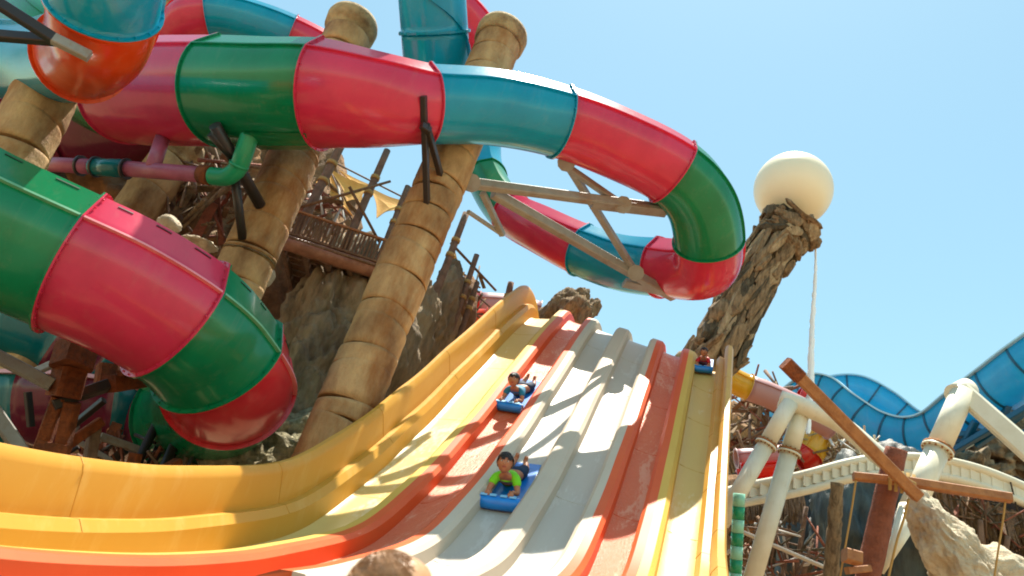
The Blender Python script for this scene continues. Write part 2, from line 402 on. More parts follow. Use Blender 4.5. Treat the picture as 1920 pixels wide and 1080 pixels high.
# ---------------------------------------------------------------- open slides with rims, lower left
def channel(root, ctrl, R, secs, n=6, rim=.16, arc=100, th=.04, tilt=0.0, rimmat=None, seg=16, ribm=None, rs=3):
    pts = catmull(ctrl, n); fr = transport(pts, V((0, 0, 1)))
    for (a, b, mt) in secs:
        i0, i1 = int(round(a*n)), int(round(b*n)); N = i1-i0+1
        A = [math.radians(180-arc+2*arc*k/seg+tilt) for k in range(seg+1)]
        vs = []; fs = []
        for r in (R, R-th):
            for i in range(i0, i1+1):
                X, U, T = fr[i]
                for al in A: vs.append(pts[i]+(X*math.sin(al)+U*math.cos(al))*r)
        M = seg+1; off = N*M
        for i in range(N-1):
            for k in range(seg):
                q = (i*M+k, i*M+k+1, (i+1)*M+k+1, (i+1)*M+k); fs.append(q); fs.append(tuple(off+c for c in q[::-1]))
        sm = [True]*len(fs)
        for e in (0, N-1):
            for k in range(seg): fs.append((e*M+k, off+e*M+k, off+e*M+k+1, e*M+k+1)); sm.append(False)
        sec = obj('channel_section', vs, fs, mt, root, sm)
        for al, s in ((A[0], -1), (A[-1], 1)):
            vs = []
            for i in range(i0, i1+1):
                X, U, T = fr[i]; d = X*math.sin(al)+U*math.cos(al); tq = X*math.cos(al)-U*math.sin(al)
                c = pts[i]+d*(R-th/2); o_ = X*math.sin(al); o_.normalize() if o_.length > 0 else None
                for (x, y) in ((-.03, 0), (rim, -.02), (rim, .045), (-.03, .06)): vs.append(c+o_*x+U*y*1.0)
            fs = []
            for i in range(N-1):
                for q in range(4): fs.append((i*4+q, i*4+(q+1) % 4, (i+1)*4+(q+1) % 4, (i+1)*4+q))
            fs += [(0, 1, 2, 3), tuple((N-1)*4+q for q in (3, 2, 1, 0))]
            obj('rim', vs, fs, rimmat or mt, sec)
        if ribm:
            for i in range(i0, i1+1, rs):
                X, U, T = fr[i]; vs = []; fs = []
                for al in A:
                    for (r, t) in ((R+.03, -.04), (R+.03, .04), (R-th-.03, .04), (R-th-.03, -.04)):
                        vs.append(pts[i]+(X*math.sin(al)+U*math.cos(al))*r+T*t)
                for k in range(seg):
                    for q in range(4): fs.append((k*4+q, k*4+(q+1) % 4, (k+1)*4+(q+1) % 4, (k+1)*4+q))
                obj('stiffening_rib', vs, fs, ribm, sec)
    return pts, fr
def channel_thing(name, label, cat, c, R, secs, **k):
    ctrl = [P(*q) for q in c]; root = empty(name, ctrl[len(ctrl)//2]-V((0, 0, R)), label, cat)
    channel(root, ctrl, R, secs, **k); return root
PALEPINK = mat('pale_pink_rim', srgb(226, 170, 178), .4); PALEGREEN = mat('pale_green_rim', srgb(140, 205, 180), .4)
channel_thing('upper_open_slide', 'open teal and maroon slide with pale lipped rims behind the rusty post, upper of two', 'open slide',
              [(-90, 540, 15.2), (10, 585, 15.2), (60, 607, 15.2), (112, 632, 15.3), (170, 665, 15.6), (235, 705, 16.2), (290, 740, 17)], .72,
              [(0, 1.5, MAROON), (1.5, 3, TEAL), (3, 4, MAROON), (4, 6, TEAL)], rimmat=PALEGREEN, rim=.10)
channel_thing('lower_open_slide', 'open maroon and teal slide curving in behind the rusty supports, lower of two', 'open slide',
              [(-80, 752, 13.8), (30, 750, 13.8), (130, 750, 13.9), (210, 755, 14.1), (262, 757, 14.4), (305, 760, 14.9), (330, 775, 15.6)], .80,
              [(0, 1.4, TEAL), (1.4, 3, MAROON), (3, 4, TEAL), (4, 6, MAROON)], rimmat=PALEPINK, rim=.10)

# ---------------------------------------------------------------- six lane mat racer slide
REF = [(2.95, 0.30), (3.758, 0.442), (4.376, 0.574), (4.979, 0.721), (5.564, 0.886), (6.134, 1.066), (6.682, 1.268), (7.225, 1.475), (7.771, 1.70), (8.265, 1.955), (8.692, 2.25), (9.107, 2.585), (9.522, 2.928), (9.928, 3.285), (10.302, 3.65), (10.667, 4.02), (11.057, 4.393), (11.43, 4.775), (11.784, 5.166), (12.141, 5.556), (12.517, 5.937), (12.882, 6.318), (13.246, 6.704), (13.606, 7.094), (13.963, 7.487), (14.332, 7.868), (14.705, 8.245), (15.089, 8.611), (15.6, 9.1)]
REFP = catmull([V((0, y, z+1.35)) for y, z in REF], 6)
NR = len(REFP)
def refnormal(i):
    a = REFP[max(0, i-1)]; b = REFP[min(NR-1, i+1)]; t = (b-a).normalized(); return V((0, -t.z, t.y)), t
XS = [-4.60, -4.40, -3.61, -2.85, -2.07, -1.29, -.62, -.03, .12]     # outer left rim, inner left step, five dividers, inner right step, outer right rim
def tcrest(x):   # each lane rolls over the top a little lower towards the right
    pts = [(-5, 24.2), (-4.5, 24.35), (-3.6, 24.7), (-2.85, 23.9), (-2.07, 23.0), (-1.29, 22.1), (-.62, 21.4), (.3, 20.1)]
    for (a, ta), (b, tb) in zip(pts[:-1], pts[1:]):
        if x <= b: k = (x-a)/(b-a); k = max(0, min(1, k)); return ta+(tb-ta)*k
    return pts[-1][1]
def lane_curve(x, h):
    """points down the slide at lateral x, lifted h above the divider tops along the normal; rolls over at the crest"""
    tc = tcrest(x); out = []; last = None; ns = 110
    # parameter by fraction of the way to that lane's crest
    ts = [p.y+p.z-1.35 for p in REFP]
    t1 = tc
    y0 = 2.95+2.6*max(0, min(1, (x+3.4)/.45)); ti = next(k for k in range(NR) if REFP[k].y >= y0-1e-6); tb = ts[ti]
    for j in range(ns+1):
        t = tb+(t1-tb)*j/ns
        i = 0
        while i < NR-2 and ts[i+1] < t: i += 1
        k = (t-ts[i])/(ts[i+1]-ts[i]); p = REFP[i].lerp(REFP[i+1], k); n0, t0 = refnormal(i); n1, _ = refnormal(i+1)
        nn = n0.lerp(n1, k).normalized(); out.append((V((x, p.y, p.z)), nn)); last = (p, nn)
    p, nn = last; ang = math.atan2(-nn.y, nn.z); r = 1.35
    cen = p-nn*r
    base = out[:]
    for j in range(1, 11):
        a = ang*(1-j/10*1.45); n2 = V((0, -math.sin(a), math.cos(a))); q = cen+n2*r; out.append((V((x, q.y, q.z)), n2))
    q = out[-1][0]
    a = -ang*.45; n2 = V((0, -math.sin(a), math.cos(a))); d2 = V((0, math.cos(a), math.sin(a)))
    for j in range(1, 4): out.append((q+d2*.2*j, n2))
    return [c+n_*h for c, n_ in out]
cache = {}
def lc(x, h):
    k = (round(x, 4), round(h, 4))
    if k not in cache: cache[k] = lane_curve(*k)
    return cache[k]
NL = 124
racer = empty('six_lane_racer_slide', V((-2.1, 9, 0)), 'wide six lane yellow, orange and white racing slide sweeping down to the lower left', 'water slide')
def strip(name, prof, mt, parent, close=False, label=None, j0=0, j1=None, uvd=False):
    """prof: list of (x, h); smooth along and across except at marked corners (duplicated points)"""
    cur = [lc(x, h) for x, h in prof]; n = len(cur[0]) if j1 is None else j1+1; M = len(prof)
    vs = []; uvs = []
    L = [0]
    for j in range(1, len(cur[0])): L.append(L[-1]+(cur[0][j]-cur[0][j-1]).length)
    for j in range(j0, n):
        for k in range(M): vs.append(cur[k][j]); uvs.append((prof[k][0], L[j]))
    fs = []; N = n-j0
    for j in range(N-1):
        for k in range(M-1): fs.append((j*M+k, j*M+k+1, (j+1)*M+k+1, (j+1)*M+k))
        if close: fs.append((j*M+M-1, j*M, (j+1)*M, (j+1)*M+M-1))
    if close: fs += [tuple(range(M))[::-1], tuple((N-1)*M+k for k in range(M))]
    o = obj(name, vs, fs, mt, parent, True, uv=uvs)
    o.data.set_sharp_from_angle(angle=math.radians(30))
    if label: o['label'] = label
    return o
FL = -.20; HW = .15; DR = .004
def rnd(x0, x1, h0, h1, top=1):
    return []
cols = [('yellow', LY, LYW), ('orange', LO, LOW), ('white', LW, LWW), ('white', LW, LWW), ('orange', LO, LOW), ('yellow', LY, LYW)]
edges = []
for k in range(6):
    nm, mt, mw = cols[k]
    xl = XS[1]+.06 if k == 0 else XS[k+1]+HW+DR
    xr = XS[k+2]-HW-DR if k < 5 else XS[7]-.06
    prof = [(xl, FL), (xl+.03, FL-.012), (xl+.10, FL-.02), ((xl+xr)/2, FL-.022), (xr-.10, FL-.02), (xr-.03, FL-.012), (xr, FL)]
    f = strip('lane_floor', prof+[(xr, FL-.07), (xl, FL-.07)], mw, racer, True, nm+' lane floor wet with running water')
for k in range(5):                # dividers: the left half takes the colour of the left lane, the right half that of the right lane
    xc = XS[k+2]
    for s, (nm, mt, mw) in ((-1, cols[k]), (1, cols[k+1])):
        pr = [(xc, 0.0), (xc+s*(HW-.05), -.005), (xc+s*HW, -.05), (xc+s*(HW+DR), FL-.015), (xc+s*(HW+DR), FL-.07), (xc, FL-.07)]
        if s > 0: pr = pr[::1]
        o = strip('divider_half', pr if s < 0 else pr, mt, racer, True, nm+' half of a lane divider')
for s, xi, xo in ((-1, XS[1], XS[0]), (1, XS[7], XS[8])):
    a = .05
    hh = .55 if s < 0 else .40
    q = .085
    pr = [(xi-s*.06, FL-.015), (xi-s*.06, .035), (xi-s*.005, .12), (xi+s*.08, .12),
          (xi+s*.08, hh-.105), (xi+s*.095, hh-.05), (xi+s*.135, hh), (xi+s*.20, hh-.003), (xi+s*.225, hh-.05), (xi+s*.225, hh-.11), (xi+s*.17, hh-.11),
          (xi+s*.17, FL-.07), (xi-s*.06, FL-.07)]
    for j in (14, 34, 54, 74, 94):      # bolted wall joints
        vs = []; ps = pr[1:10]
        c_ = lc(xi, 0); t_ = (c_[j+1]-c_[j]).normalized()
        for e_ in (0, .004):
            for (x_, h_) in ps: q_ = lc(x_-s*e_, h_+e_*.5)[j]; vs += [q_-t_*.004, q_+t_*.004]
        m_ = len(ps)*2
        fs = [(m_+2*i, m_+2*i+1, m_+2*i+3, m_+2*i+2) for i in range(len(ps)-1)]+[(2*i, 2*i+2, m_+2*i+2, m_+2*i) for i in range(len(ps)-1)]+[(2*i+1, m_+2*i+1, m_+2*i+3, 2*i+3) for i in range(len(ps)-1)]
        obj('wall_joint', vs, fs, LYJ, racer)
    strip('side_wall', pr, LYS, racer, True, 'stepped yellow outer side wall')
for k in range(6):                # moulded joints across every lane
    xl = XS[1]+.06 if k == 0 else XS[k+1]+HW+DR
    xr = XS[k+2]-HW-DR if k < 5 else XS[7]-.06
    for j in (22, 45, 66, 84, 100):
        c_ = lc((xl+xr)/2, FL-.02); vs = []
        a_, b_ = lc(xl, FL)[j], lc(xr, FL)[j]; t_ = (c_[j+1]-c_[j]).normalized(); n_ = V((0, -t_.z, t_.y))
        for h_ in (-.02, .001):
            for p_ in (a_, lc(xl+.1, FL-.02)[j], lc(xr-.1, FL-.02)[j], b_):
                vs += [p_+n_*h_-t_*.006, p_+n_*h_+t_*.006]
        fs = [(8+2*i, 8+2*i+1, 8+2*i+3, 8+2*i+2) for i in range(3)]+[(2*i, 2*i+2, 8+2*i+2, 8+2*i) for i in range(3)]+[(2*i+1, 8+2*i+1, 8+2*i+3, 2*i+3) for i in range(3)]
        obj('lane_joint', vs, fs, cols[k][1], racer)
# under-structure: cross beams and legs, seen only from the side
und = []
for j in (6, 24, 44, 62, 80, 98):
    zs = lc(-2.07, -.35)[j]
    b = bar('cross_beam', V((-4.6, zs.y, zs.z)), V((.2, lc(.2, -.35)[j].y, lc(.2, -.35)[j].z)), .16, .2, STEEL, racer)
    for x in (-3.9, -.3):
        q = lc(x, -.45)[j]; cyl('support_leg', V((x, q.y, -.0)), q, .11, .11, STEEL, racer, seg=12)

# ---------------------------------------------------------------- ringed concrete columns
def column(label, A, B, r, rb, nseg, seed, m_=COL, stump=True, z0=None, group='ringed columns holding up the slides'):
    rd = random.Random(seed); A = V(A); B = V(B)
    if z0 is not None:
        d = (B-A); t = (z0-A.z)/d.z; A = A+d*t; 
    ax = (B-A).normalized(); L = (B-A).length; X, Y = frame(ax)
    root = empty('ringed_column', A, label, 'column', group)
    cuts = [0]; h = L/nseg
    for i in range(1, nseg): cuts.append(h*(i+rd.uniform(-.36, .36)))
    cuts.append(L); seg = 40
    for i in range(nseg):
        a, b = cuts[i]+.012, cuts[i+1]-.012; vs = []; fs = []
        sgn = rd.uniform(.985, 1.02); tx, ty = rd.uniform(-.14, .14), rd.uniform(-.14, .14)
        prof = [(a-.02, .93), (a, .985), (a+.05, 1.0), (a+(b-a)*.35, 1.0), (a+(b-a)*.7, .995), (b-.05, 1.01), (b, .995), (b+.02, .93)]
        if i == nseg-1 and stump: prof = [(a, .96), (a+.04, 1.0), (b-.42, .99), (b-.37, 1.14), (b-.12, 1.18), (b-.03, 1.12), (b, .98), (b-.01, .5)]
        for (z, k) in prof:
            rr = (rb+(r-rb)*z/L)*k*sgn
            for q in range(seg):
                an = 2*math.pi*q/seg; d = X*math.cos(an)+Y*math.sin(an)
                p = A+ax*z; nn = 1+.035*noise.noise((p+d*r)*1.6+V((seed*3, 0, 0)))+.012*noise.noise((p+d*r)*7)
                tl = (tx*math.cos(an)+ty*math.sin(an))*.5 if z > prof[0][0] else 0
                vs.append(p+d*rr*nn+ax*tl*(1 if i < nseg-1 or not stump else .4))
        M = len(prof)
        for j in range(M-1):
            for q in range(seg): fs.append((j*seg+q, j*seg+(q+1) % seg, (j+1)*seg+(q+1) % seg, (j+1)*seg+q))
        sm = [True]*len(fs); fs += [tuple(range(seg))[::-1], tuple(range((M-1)*seg, M*seg))]; sm += [False]*2
        o = obj('column_drum', vs, fs, COLD if (i == nseg-1 and stump) else m_, root, sm)
        if i == nseg-1 and stump: o['label'] = 'flared broken cap of the column'
    return root
column('thickest ringed tan column rising between the lane wall and the looping slide', P(640, 790, 11.6), P(945, 58, 16.1), .44, .45, 31, 3, z0=0)
c_2 = column('ringed tan column second from the left, passing behind the green tube section', P(450, 520, 13.7), P(665, 38, 16.9), .46, .46, 20, 5, z0=5.0)
for dx_, dy_ in ((-.22, -.1), (.22, -.1), (0, .24)):
    q_ = c_2.location; cyl('footing_post', V((q_.x+dx_*1.3, q_.y+dy_*1.3, 0)), V((q_.x+dx_, q_.y+dy_, q_.z+.05)), .07, .07, STEELD, c_2, seg=10)
column('short pale ringed column seen under the mauve pipe', P(262, 385, 17), P(345, 268, 17.9), .46, .46, 18, 7, z0=0)
column('ringed tan column at the left edge under the blue tube', P(22, 300, 10.9), P(112, 120, 11.9), .42, .42, 22, 9, stump=False, z0=0)
column('far column stump above the pink tube at the top left', P(285, 140, 26.5), P(320, -15, 27.5), .55, .55, 24, 11, z0=0)

# ---------------------------------------------------------------- rocks
def g_rock(c, rx, ry, rz, seed, sub=5, amp=.25, fz=1.0, vert=.5, axis=None):
    bm = bmesh.new(); bmesh.ops.create_icosphere(bm, subdivisions=sub, radius=1)
    R_ = (axis or V((0, 0, 1))).to_track_quat('Z', 'Y')
    s = V((seed*7.3, seed*1.7, seed*4.1))
    for v in bm.verts:
        d = v.co.copy(); p = V((d.x*rx, d.y*ry, d.z*rz))
        q = V((p.x*fz, p.y*fz, p.z*fz*vert))+s
        n1 = noise.fractal(q*.6, 1.0, 2.0, 3); n2 = noise.ridged_multi_fractal(q*1.1, 1.0, 2.2, 5, 1.0, 2.0)
        n3 = noise.ridged_multi_fractal(q*3.7, 1.0, 2.1, 4, 1.0, 2.0)
        v.co = R_ @ (p+d*((n1*.8+(n2-1.2)*.45+(n3-1.2)*.22)*amp*min(rx, ry)))+V(c)
    vs = [v.co.copy() for v in bm.verts]; fs = [tuple(a.index for a in f.verts) for f in bm.faces]; bm.free()
    return vs, fs
def rock(label, c, r, m_, seed, name='rock', cat='rock', **k):
    vs, fs = g_rock(c, *r, seed, **k); o = obj(name, vs, fs, m_, None, True); return props(o, label, cat)
def rocks(label, lst, m_, name='rock_outcrop', cat='rock', **k):
    root = empty(name, V(lst[0][0])-V((0, 0, lst[0][1][2])), label, cat)
    for i, (c, r) in enumerate(lst):
        vs, fs = g_rock(c, *r, i*1.37+len(label), **k); obj('boulder', vs, fs, m_, root, True)
    return root

rocks('broad grey carved rock pillar under the log platform', [(P(580, 700, 16.5), (1.05, 1.1, 3.3)), (P(545, 830, 15), (1.1, 1.2, 2.6))], ROCKG, amp=.42, sub=6, fz=1.7)
rocks('leaning grey rock root between the thickest column and the lane wall',
      [(P(745, 690, 16.5), (.55, .6, 2.4)), (P(822, 600, 18.5), (.45, .5, 1.7)), (P(700, 770, 14.2), (.5, .6, 2.0))], ROCKG, amp=.55, sub=6, fz=1.8)
rock('brown rock post behind the grey root', P(858, 610, 19.5), (.4, .5, 1.4), ROCKB, 8, amp=.3)
rocks('pale crumbly sunlit rock heap beside the red belly of the spiral slide', [(P(515, 850, 13.6), (.75, .8, .8)), (P(465, 885, 12.6), (.7, .7, .6)), (P(560, 880, 13), (.6, .6, .6))], ROCKL, amp=.6, fz=2.6, vert=1)
rocks('brown rock wall filling the shade behind the left columns', [(P(60, 330, 24), (5, 3, 5.5)), (P(330, 430, 22), (3.2, 2.5, 4.6)), (P(-100, 120, 26), (5, 3, 6)),
      (P(430, 640, 20), (2.8, 2, 6.5)), (P(150, 620, 24), (6, 3, 7)), (P(-150, 600, 22), (5, 3, 8))], ROCKB, amp=.35, sub=6, vert=.6)
rock('tan boulder on the ledge left of the dark struts', P(318, 422, 15.5), (.28, .25, .2), ROCKT, 3, amp=.4, sub=4, fz=2, vert=1)
rock('cream flat boulder on the ledge under the dark struts', P(375, 458, 15.2), (.42, .3, .14), ROCKT, 6, amp=.5, sub=4, fz=2, vert=1)
rock('small cream stone hooked onto the grey pillar', P(502, 520, 15.4), (.13, .12, .22), ROCKT, 9, amp=.4, sub=3, fz=2, vert=1)
rocks('jagged brown rock tip peeking over the orange crest', [(P(1050, 585, 21.5), (.35, .4, .75)), (P(1075, 575, 21.8), (.3, .3, .7)), (P(1098, 585, 21.6), (.25, .3, .6)), (P(1080, 610, 21), (.5, .5, .7))], BARK, amp=.7, fz=2.5, axis=V((.5, 0, 1)))

# ---------------------------------------------------------------- shaggy trunk with the cream ball
tr = [(1298, 760, 21.2, .62), (1345, 660, 21.5, .60), (1384, 580, 22, .60), (1424, 505, 22.6, .62), (1462, 450, 23, .74), (1488, 420, 23.2, .86)]
tp = [P(a, b, d) for a, b, d, r in tr]; tr_r = [q[3] for q in tr]
g0 = V((tp[0].x-1.2, tp[0].y-.2, 0)); tp = [g0]+tp; tr_r = [1.3]+tr_r
trunk = empty('shaggy_rock_trunk', g0, 'shaggy slabbed rock trunk leaning up to carry the cream ball', 'rock trunk')
cc = catmull([V((p.x, p.y, p.z, r)) for p, r in zip(tp, tr_r)], 10) if False else None
sp = catmull(tp, 10); rr_ = [tr_r[min(len(tr_r)-1, i//10)]+(tr_r[min(len(tr_r)-1, i//10+1)]-tr_r[min(len(tr_r)-1, i//10)])*((i % 10)/10) for i in range(len(sp))]
fr_ = transport(sp, V((0, -1, 0))); vs = []; seg = 36
for i, p in enumerate(sp):
    X, U, T = fr_[i]
    for k in range(seg):
        a = 2*math.pi*k/seg; d = X*math.cos(a)+U*math.sin(a); q = p+d*rr_[i]
        vs.append(p+d*rr_[i]*(.80+.22*noise.ridged_multi_fractal(V((math.cos(a)*3, math.sin(a)*3, i*.22)), 1, 2, 4, 1, 2)-.2))
fs = [(j*seg+k, j*seg+(k+1) % seg, (j+1)*seg+(k+1) % seg, (j+1)*seg+k) for j in range(len(sp)-1) for k in range(seg)]
fs += [tuple(range(seg))[::-1], tuple(range((len(sp)-1)*seg, len(sp)*seg))]
obj('trunk_core', vs, fs, BARKD, trunk, True)
rd = random.Random(4)
for q in range(285):
    i = rd.randint(12, len(sp)-2); X, U, T = fr_[i]; a = rd.uniform(0, 2*math.pi); d = X*math.cos(a)+U*math.sin(a); s = X*math.sin(a)*-1+U*math.cos(a)
    top = i > len(sp)-14
    L = rd.uniform(.6, 1.9)*(1 if not top else .6); w_ = rd.uniform(.05, .15); th = rd.uniform(.05, .14)
    if rd.random() < .22: w_ *= 1.9; th *= 1.4; L *= .7
    ax = (T*rd.uniform(.8, 1.2)+s*rd.uniform(-.22, .22)+d*rd.uniform(-.03, .10)).normalized()
    if top: ax = (s*rd.choice((-1, 1))+T*rd.uniform(-.15, .4)+d*.06).normalized(); L *= .8
    sd = ax.cross(d).normalized(); nd = sd.cross(ax).normalized()
    if nd.dot(d) < 0: nd = -nd
    c = sp[i]+d*rr_[i]*rd.uniform(.86, 1.02); vs = []
    for (t, kw, kt) in ((-.5, .35, .4), (-.3, .9, 1), (.05, 1, 1.15), (.35, .75, .9), (.5, .25, .35)):
        for (x, y) in ((-1, -.6), (-.7, .5), (.15, .9), (.8, .45), (1, -.6)):
            jx = rd.uniform(-.45, .45)
            vs.append(c+ax*t*L+sd*(x+jx)*w_*kw+nd*y*th*kt*rd.uniform(.8, 1.2))
    fs = [(j*5+k, j*5+(k+1) % 5, (j+1)*5+(k+1) % 5, (j+1)*5+k) for j in range(4) for k in range(5)]+[(4, 3, 2, 1, 0), (20, 21, 22, 23, 24)]
    obj('bark_slab', vs, fs, rd.choice((BARK, BARK, BARK, BARKD, BARKP)), trunk)
def sphere_mesh(c, r, seg=64, rg=40, sx=1, sz=1, fn=None):
    vs = []; fs = []
    for j in range(rg+1):
        t = math.pi*j/rg
        for k in range(seg):
            a = 2*math.pi*k/seg; d = V((math.sin(t)*math.cos(a), math.sin(t)*math.sin(a), math.cos(t)))
            vs.append(V(c)+V((d.x*r*sx, d.y*r*sx, d.z*r*sz))*(fn(d) if fn else 1))
    for j in range(rg):
        for k in range(seg): fs.append((j*seg+k, (j+1)*seg+k, (j+1)*seg+(k+1) % seg, j*seg+(k+1) % seg))
    return vs, fs
vs, fs = sphere_mesh(P(1487, 356, 24.2), 1.15)
props(obj('cream_ball', vs, fs, BALL, None, True), 'big smooth cream ball resting on top of the shaggy rock trunk', 'ball')

# falling water stream
a = P(1529, 452, 23); zb = P(1515, 915, 23).z; vs = []; fs = []; N = 60; seg = 10; rd = random.Random(2)
for j in range(N+1):
    t = j/N; z = a.z+(zb-a.z)*t; wv = (.02+.085*t**.9)*(1-max(0, t-.8)*3)
    c = V((a.x+.02*math.sin(t*9)-.1*t*t, a.y, z))
    for k in range(seg):
        an = 2*math.pi*k/seg; n_ = 1+.6*noise.noise(V((math.cos(an), math.sin(an), z*3.5)))+.5*noise.noise(V((math.cos(an)*2, math.sin(an)*2, z*11)))
        vs.append(c+V((math.cos(an), math.sin(an), 0))*wv*n_)
fs = [(j*seg+k, j*seg+(k+1) % seg, (j+1)*seg+(k+1) % seg, (j+1)*seg+k) for j in range(N) for k in range(seg)]
WAT = bpy.data.materials.new('falling_water'); WAT.use_nodes = True
b = WAT.node_tree.nodes['Principled BSDF']; b.inputs['Base Color'].default_value = (.92, .94, .92, 1); b.inputs['Roughness'].default_value = .3
b.inputs['Subsurface Weight'].default_value = .6; b.inputs['Subsurface Radius'].default_value = (.3, .3, .3)
props(obj('falling_water_jet', vs, fs, WAT, None, True), 'thin white stream of water falling from the trunk beside the cream ball', 'water jet')

# ---------------------------------------------------------------- steel bracket truss holding the loop
tru = empty('steel_bracket', P(880, 345, 14.3), 'grey steel bracket truss reaching from the thickest column out to the loop', 'steel truss')
def beam(pa, pb, w_, h_, root=tru, m_=STEEL, name='steel_beam'): return bar(name, P(*pa), P(*pb), w_, h_, m_, root)
beam((880, 343, 14.3), (1252, 393, 15.4), .17, .17); beam((925, 362, 14.6), (1262, 556, 16.9), .17, .19)
beam((1060, 302, 14.8), (1192, 512, 16.3), .13, .13); beam((1052, 305, 14.8), (1165, 383, 15.2), .12, .12)
beam((905, 362, 14.5), (942, 440, 15.2), .11, .11); beam((942, 440, 15.3), (878, 397, 14.4), .07, .07)
beam((1170, 530, 16.6), (1275, 552, 16.8), .26, .10); beam((1110, 382, 15.0), (1250, 398, 15.3), .26, .09)
for (x, y, d) in ((884, 343, 14.2), (1168, 384, 15.0), (1192, 512, 16.1), (1062, 305, 14.7)): 
    cyl('gusset', P(x, y, d), P(x, y, d+.22), .17, .17, STEEL, tru, seg=10)
st2 = empty('steel_strut_pair', P(800, 400, 14.6), 'pair of dark steel struts propping the pink section against the thickest column', 'strut')
for a_, b_ in (((794, 180, 12.45), (801, 398, 13.3)), ((800, 235, 12.55), (828, 335, 13.65)), ((790, 235, 12.5), (806, 245, 12.6))):
    bar('strut', P(*a_), P(*b_), .09, .11, STEELD, st2)
st3 = empty('dark_strut_pair', P(455, 450, 12.8), 'two thick black struts under the green elbow pipe', 'strut')
for a_, b_, r_ in (((403, 235, 12.8), (488, 385, 13.9), .10), ((440, 330, 13.25), (455, 448, 13.6), .075), ((395, 250, 12.85), (440, 300, 13.2), .07)):
    cyl('strut', P(*a_), P(*b_), r_, r_, STEELD, st3, seg=14)
st4 = empty('overhead_strut_pair', P(60, 70, 8), 'dark steel arms crossing the blue tube at the top left corner', 'strut')
for a_, b_ in (((-60, -30, 8.2), (100, 72, 8.6)), ((-60, 62, 8.6), (110, 76, 8.7)), ((100, 72, 8.6), (168, 106, 8.7))):
    bar('strut', P(*a_), P(*b_), .09, .12, STEELD if a_[0] != 100 else STEEL, st4)

# pipes under the looping slide
pm = empty('mauve_drain_pipe', P(300, 320, 10.9), 'mauve drain pipe with a teal coupling running under the pink section', 'pipe')
cyl('pipe', P(60, 306, 14.6), P(178, 313, 14.0), .135, .135, MAUVE, pm); cyl('pipe', P(235, 316, 13.7), P(385, 328, 13.3), .135, .135, MAUVE, pm)
o = cyl('coupling', P(176, 313, 14.0), P(236, 316, 13.7), .16, .16, TEAL, pm); o['label'] = 'teal coupling'
cyl('branch_pipe', P(285, 318, 13.55), P(305, 258, 13.95), .125, .125, MAUVE, pm); 
for x, d in ((178, 14.0), (235, 13.7), (150, 14.15)): cyl('pipe_collar', P(x, 312+(x-170)*.07, d), P(x+4, 312.3+(x-170)*.07, d-.01), .185, .185, STEELD, pm)
cyl('rusty_collar', P(378, 327, 13.32), P(396, 329, 13.24), .165, .165, RUST, pm)
pg = empty('green_elbow_pipe', P(430, 330, 10.6), 'green elbow pipe dropping out of the green tube section', 'pipe')
pp = catmull([P(397, 330, 13.24), P(425, 331, 13.15), P(446, 315, 13.08), P(458, 285, 13.0), P(470, 248, 13.0)], 6); fr2 = transport(pp, V((0, 0, 1)))
vs = []; seg = 20
for i, p_ in enumerate(pp):
    X, U, T = fr2[i]
    for k in range(seg): vs.append(p_+(X*math.cos(2*math.pi*k/seg)+U*math.sin(2*math.pi*k/seg))*.15)
fs = [(j*seg+k, j*seg+(k+1) % seg, (j+1)*seg+(k+1) % seg, (j+1)*seg+k) for j in range(len(pp)-1) for k in range(seg)]+[tuple(range(seg)), tuple(range((len(pp)-1)*seg, len(pp)*seg))]
obj('pipe_bend', vs, fs, GPIPE, pg, True)
cyl('pipe_joint', P(447, 312, 13.07), P(449, 307, 13.06), .165, .165, GPIPE, pg)
mb = MB()
A_ = [P(455, 248, 12.82), P(572, 250, 12.44), P(580, 273, 12.80), P(474, 273, 13.15)]; B_ = [p_+FW*.4 for p_ in A_]
mb.add(A_+B_, [(0, 1, 2, 3), (7, 6, 5, 4), (0, 4, 5, 1), (1, 5, 6, 2), (2, 6, 7, 3), (3, 7, 4, 0)]); o = mb.build('sump_box', GREEN, pg); o['label'] = 'shallow green drain sump'

# ---------------------------------------------------------------- log platform with railing, poles, sails
plat = empty('log_platform', P(620, 480, 17), 'small timber platform with a railing and a fat log front between the two columns', 'platform')
d0 = 16.4
cyl('front_log', P(528, 452, d0-.2), P(742, 520, d0+.5), .17, .17, LOGM, plat, rough=.12, seed=3, rings=12)
A = P(545, 415, d0); B = P(750, 482, d0+.6); back = V((.26, .82, 0)).normalized()*-0
fwd = V((FW.x, FW.y, 0)).normalized()
rl = B-A
for k in range(9):       # deck planks
    a_ = A+fwd*.26*k-V((0, 0, .42)); bar('deck_plank', a_-V((0, 0, .0)), a_+rl, .22, .05, WOOD, plat)
for k in range(6): 
    p_ = A+rl*(k/5)+fwd*.05-V((0, 0, .52)); bar('joist', p_, p_+fwd*2.2, .1, .14, WOODG, plat)
bar('top_rail', A+V((0, 0, .28)), B+V((0, 0, .28)), .07, .05, WOODR, plat); bar('bottom_rail', A-V((0, 0, .28)), B-V((0, 0, .28)), .07, .06, WOOD, plat)
rd = random.Random(12)
for k in range(30):
    p_ = A+rl*((k+.5)/30); t_ = V((rd.uniform(-.015, .015), 0, 0)); bar('baluster', p_-V((0, 0, .25)), p_+V((0, 0, .26))+t_, .045+rd.uniform(0, .02), .03, WOOD, plat)
a2 = A+fwd*2.2; 
bar('rear_rail', a2+V((0, 0, .28)), a2+rl+V((0, 0, .28)), .06, .05, WOODR, plat)
for k in range(22):
    p_ = a2+rl*((k+.5)/22); bar('baluster', p_-V((0, 0, .25)), p_+V((0, 0, .26)), .05, .03, WOOD, plat)
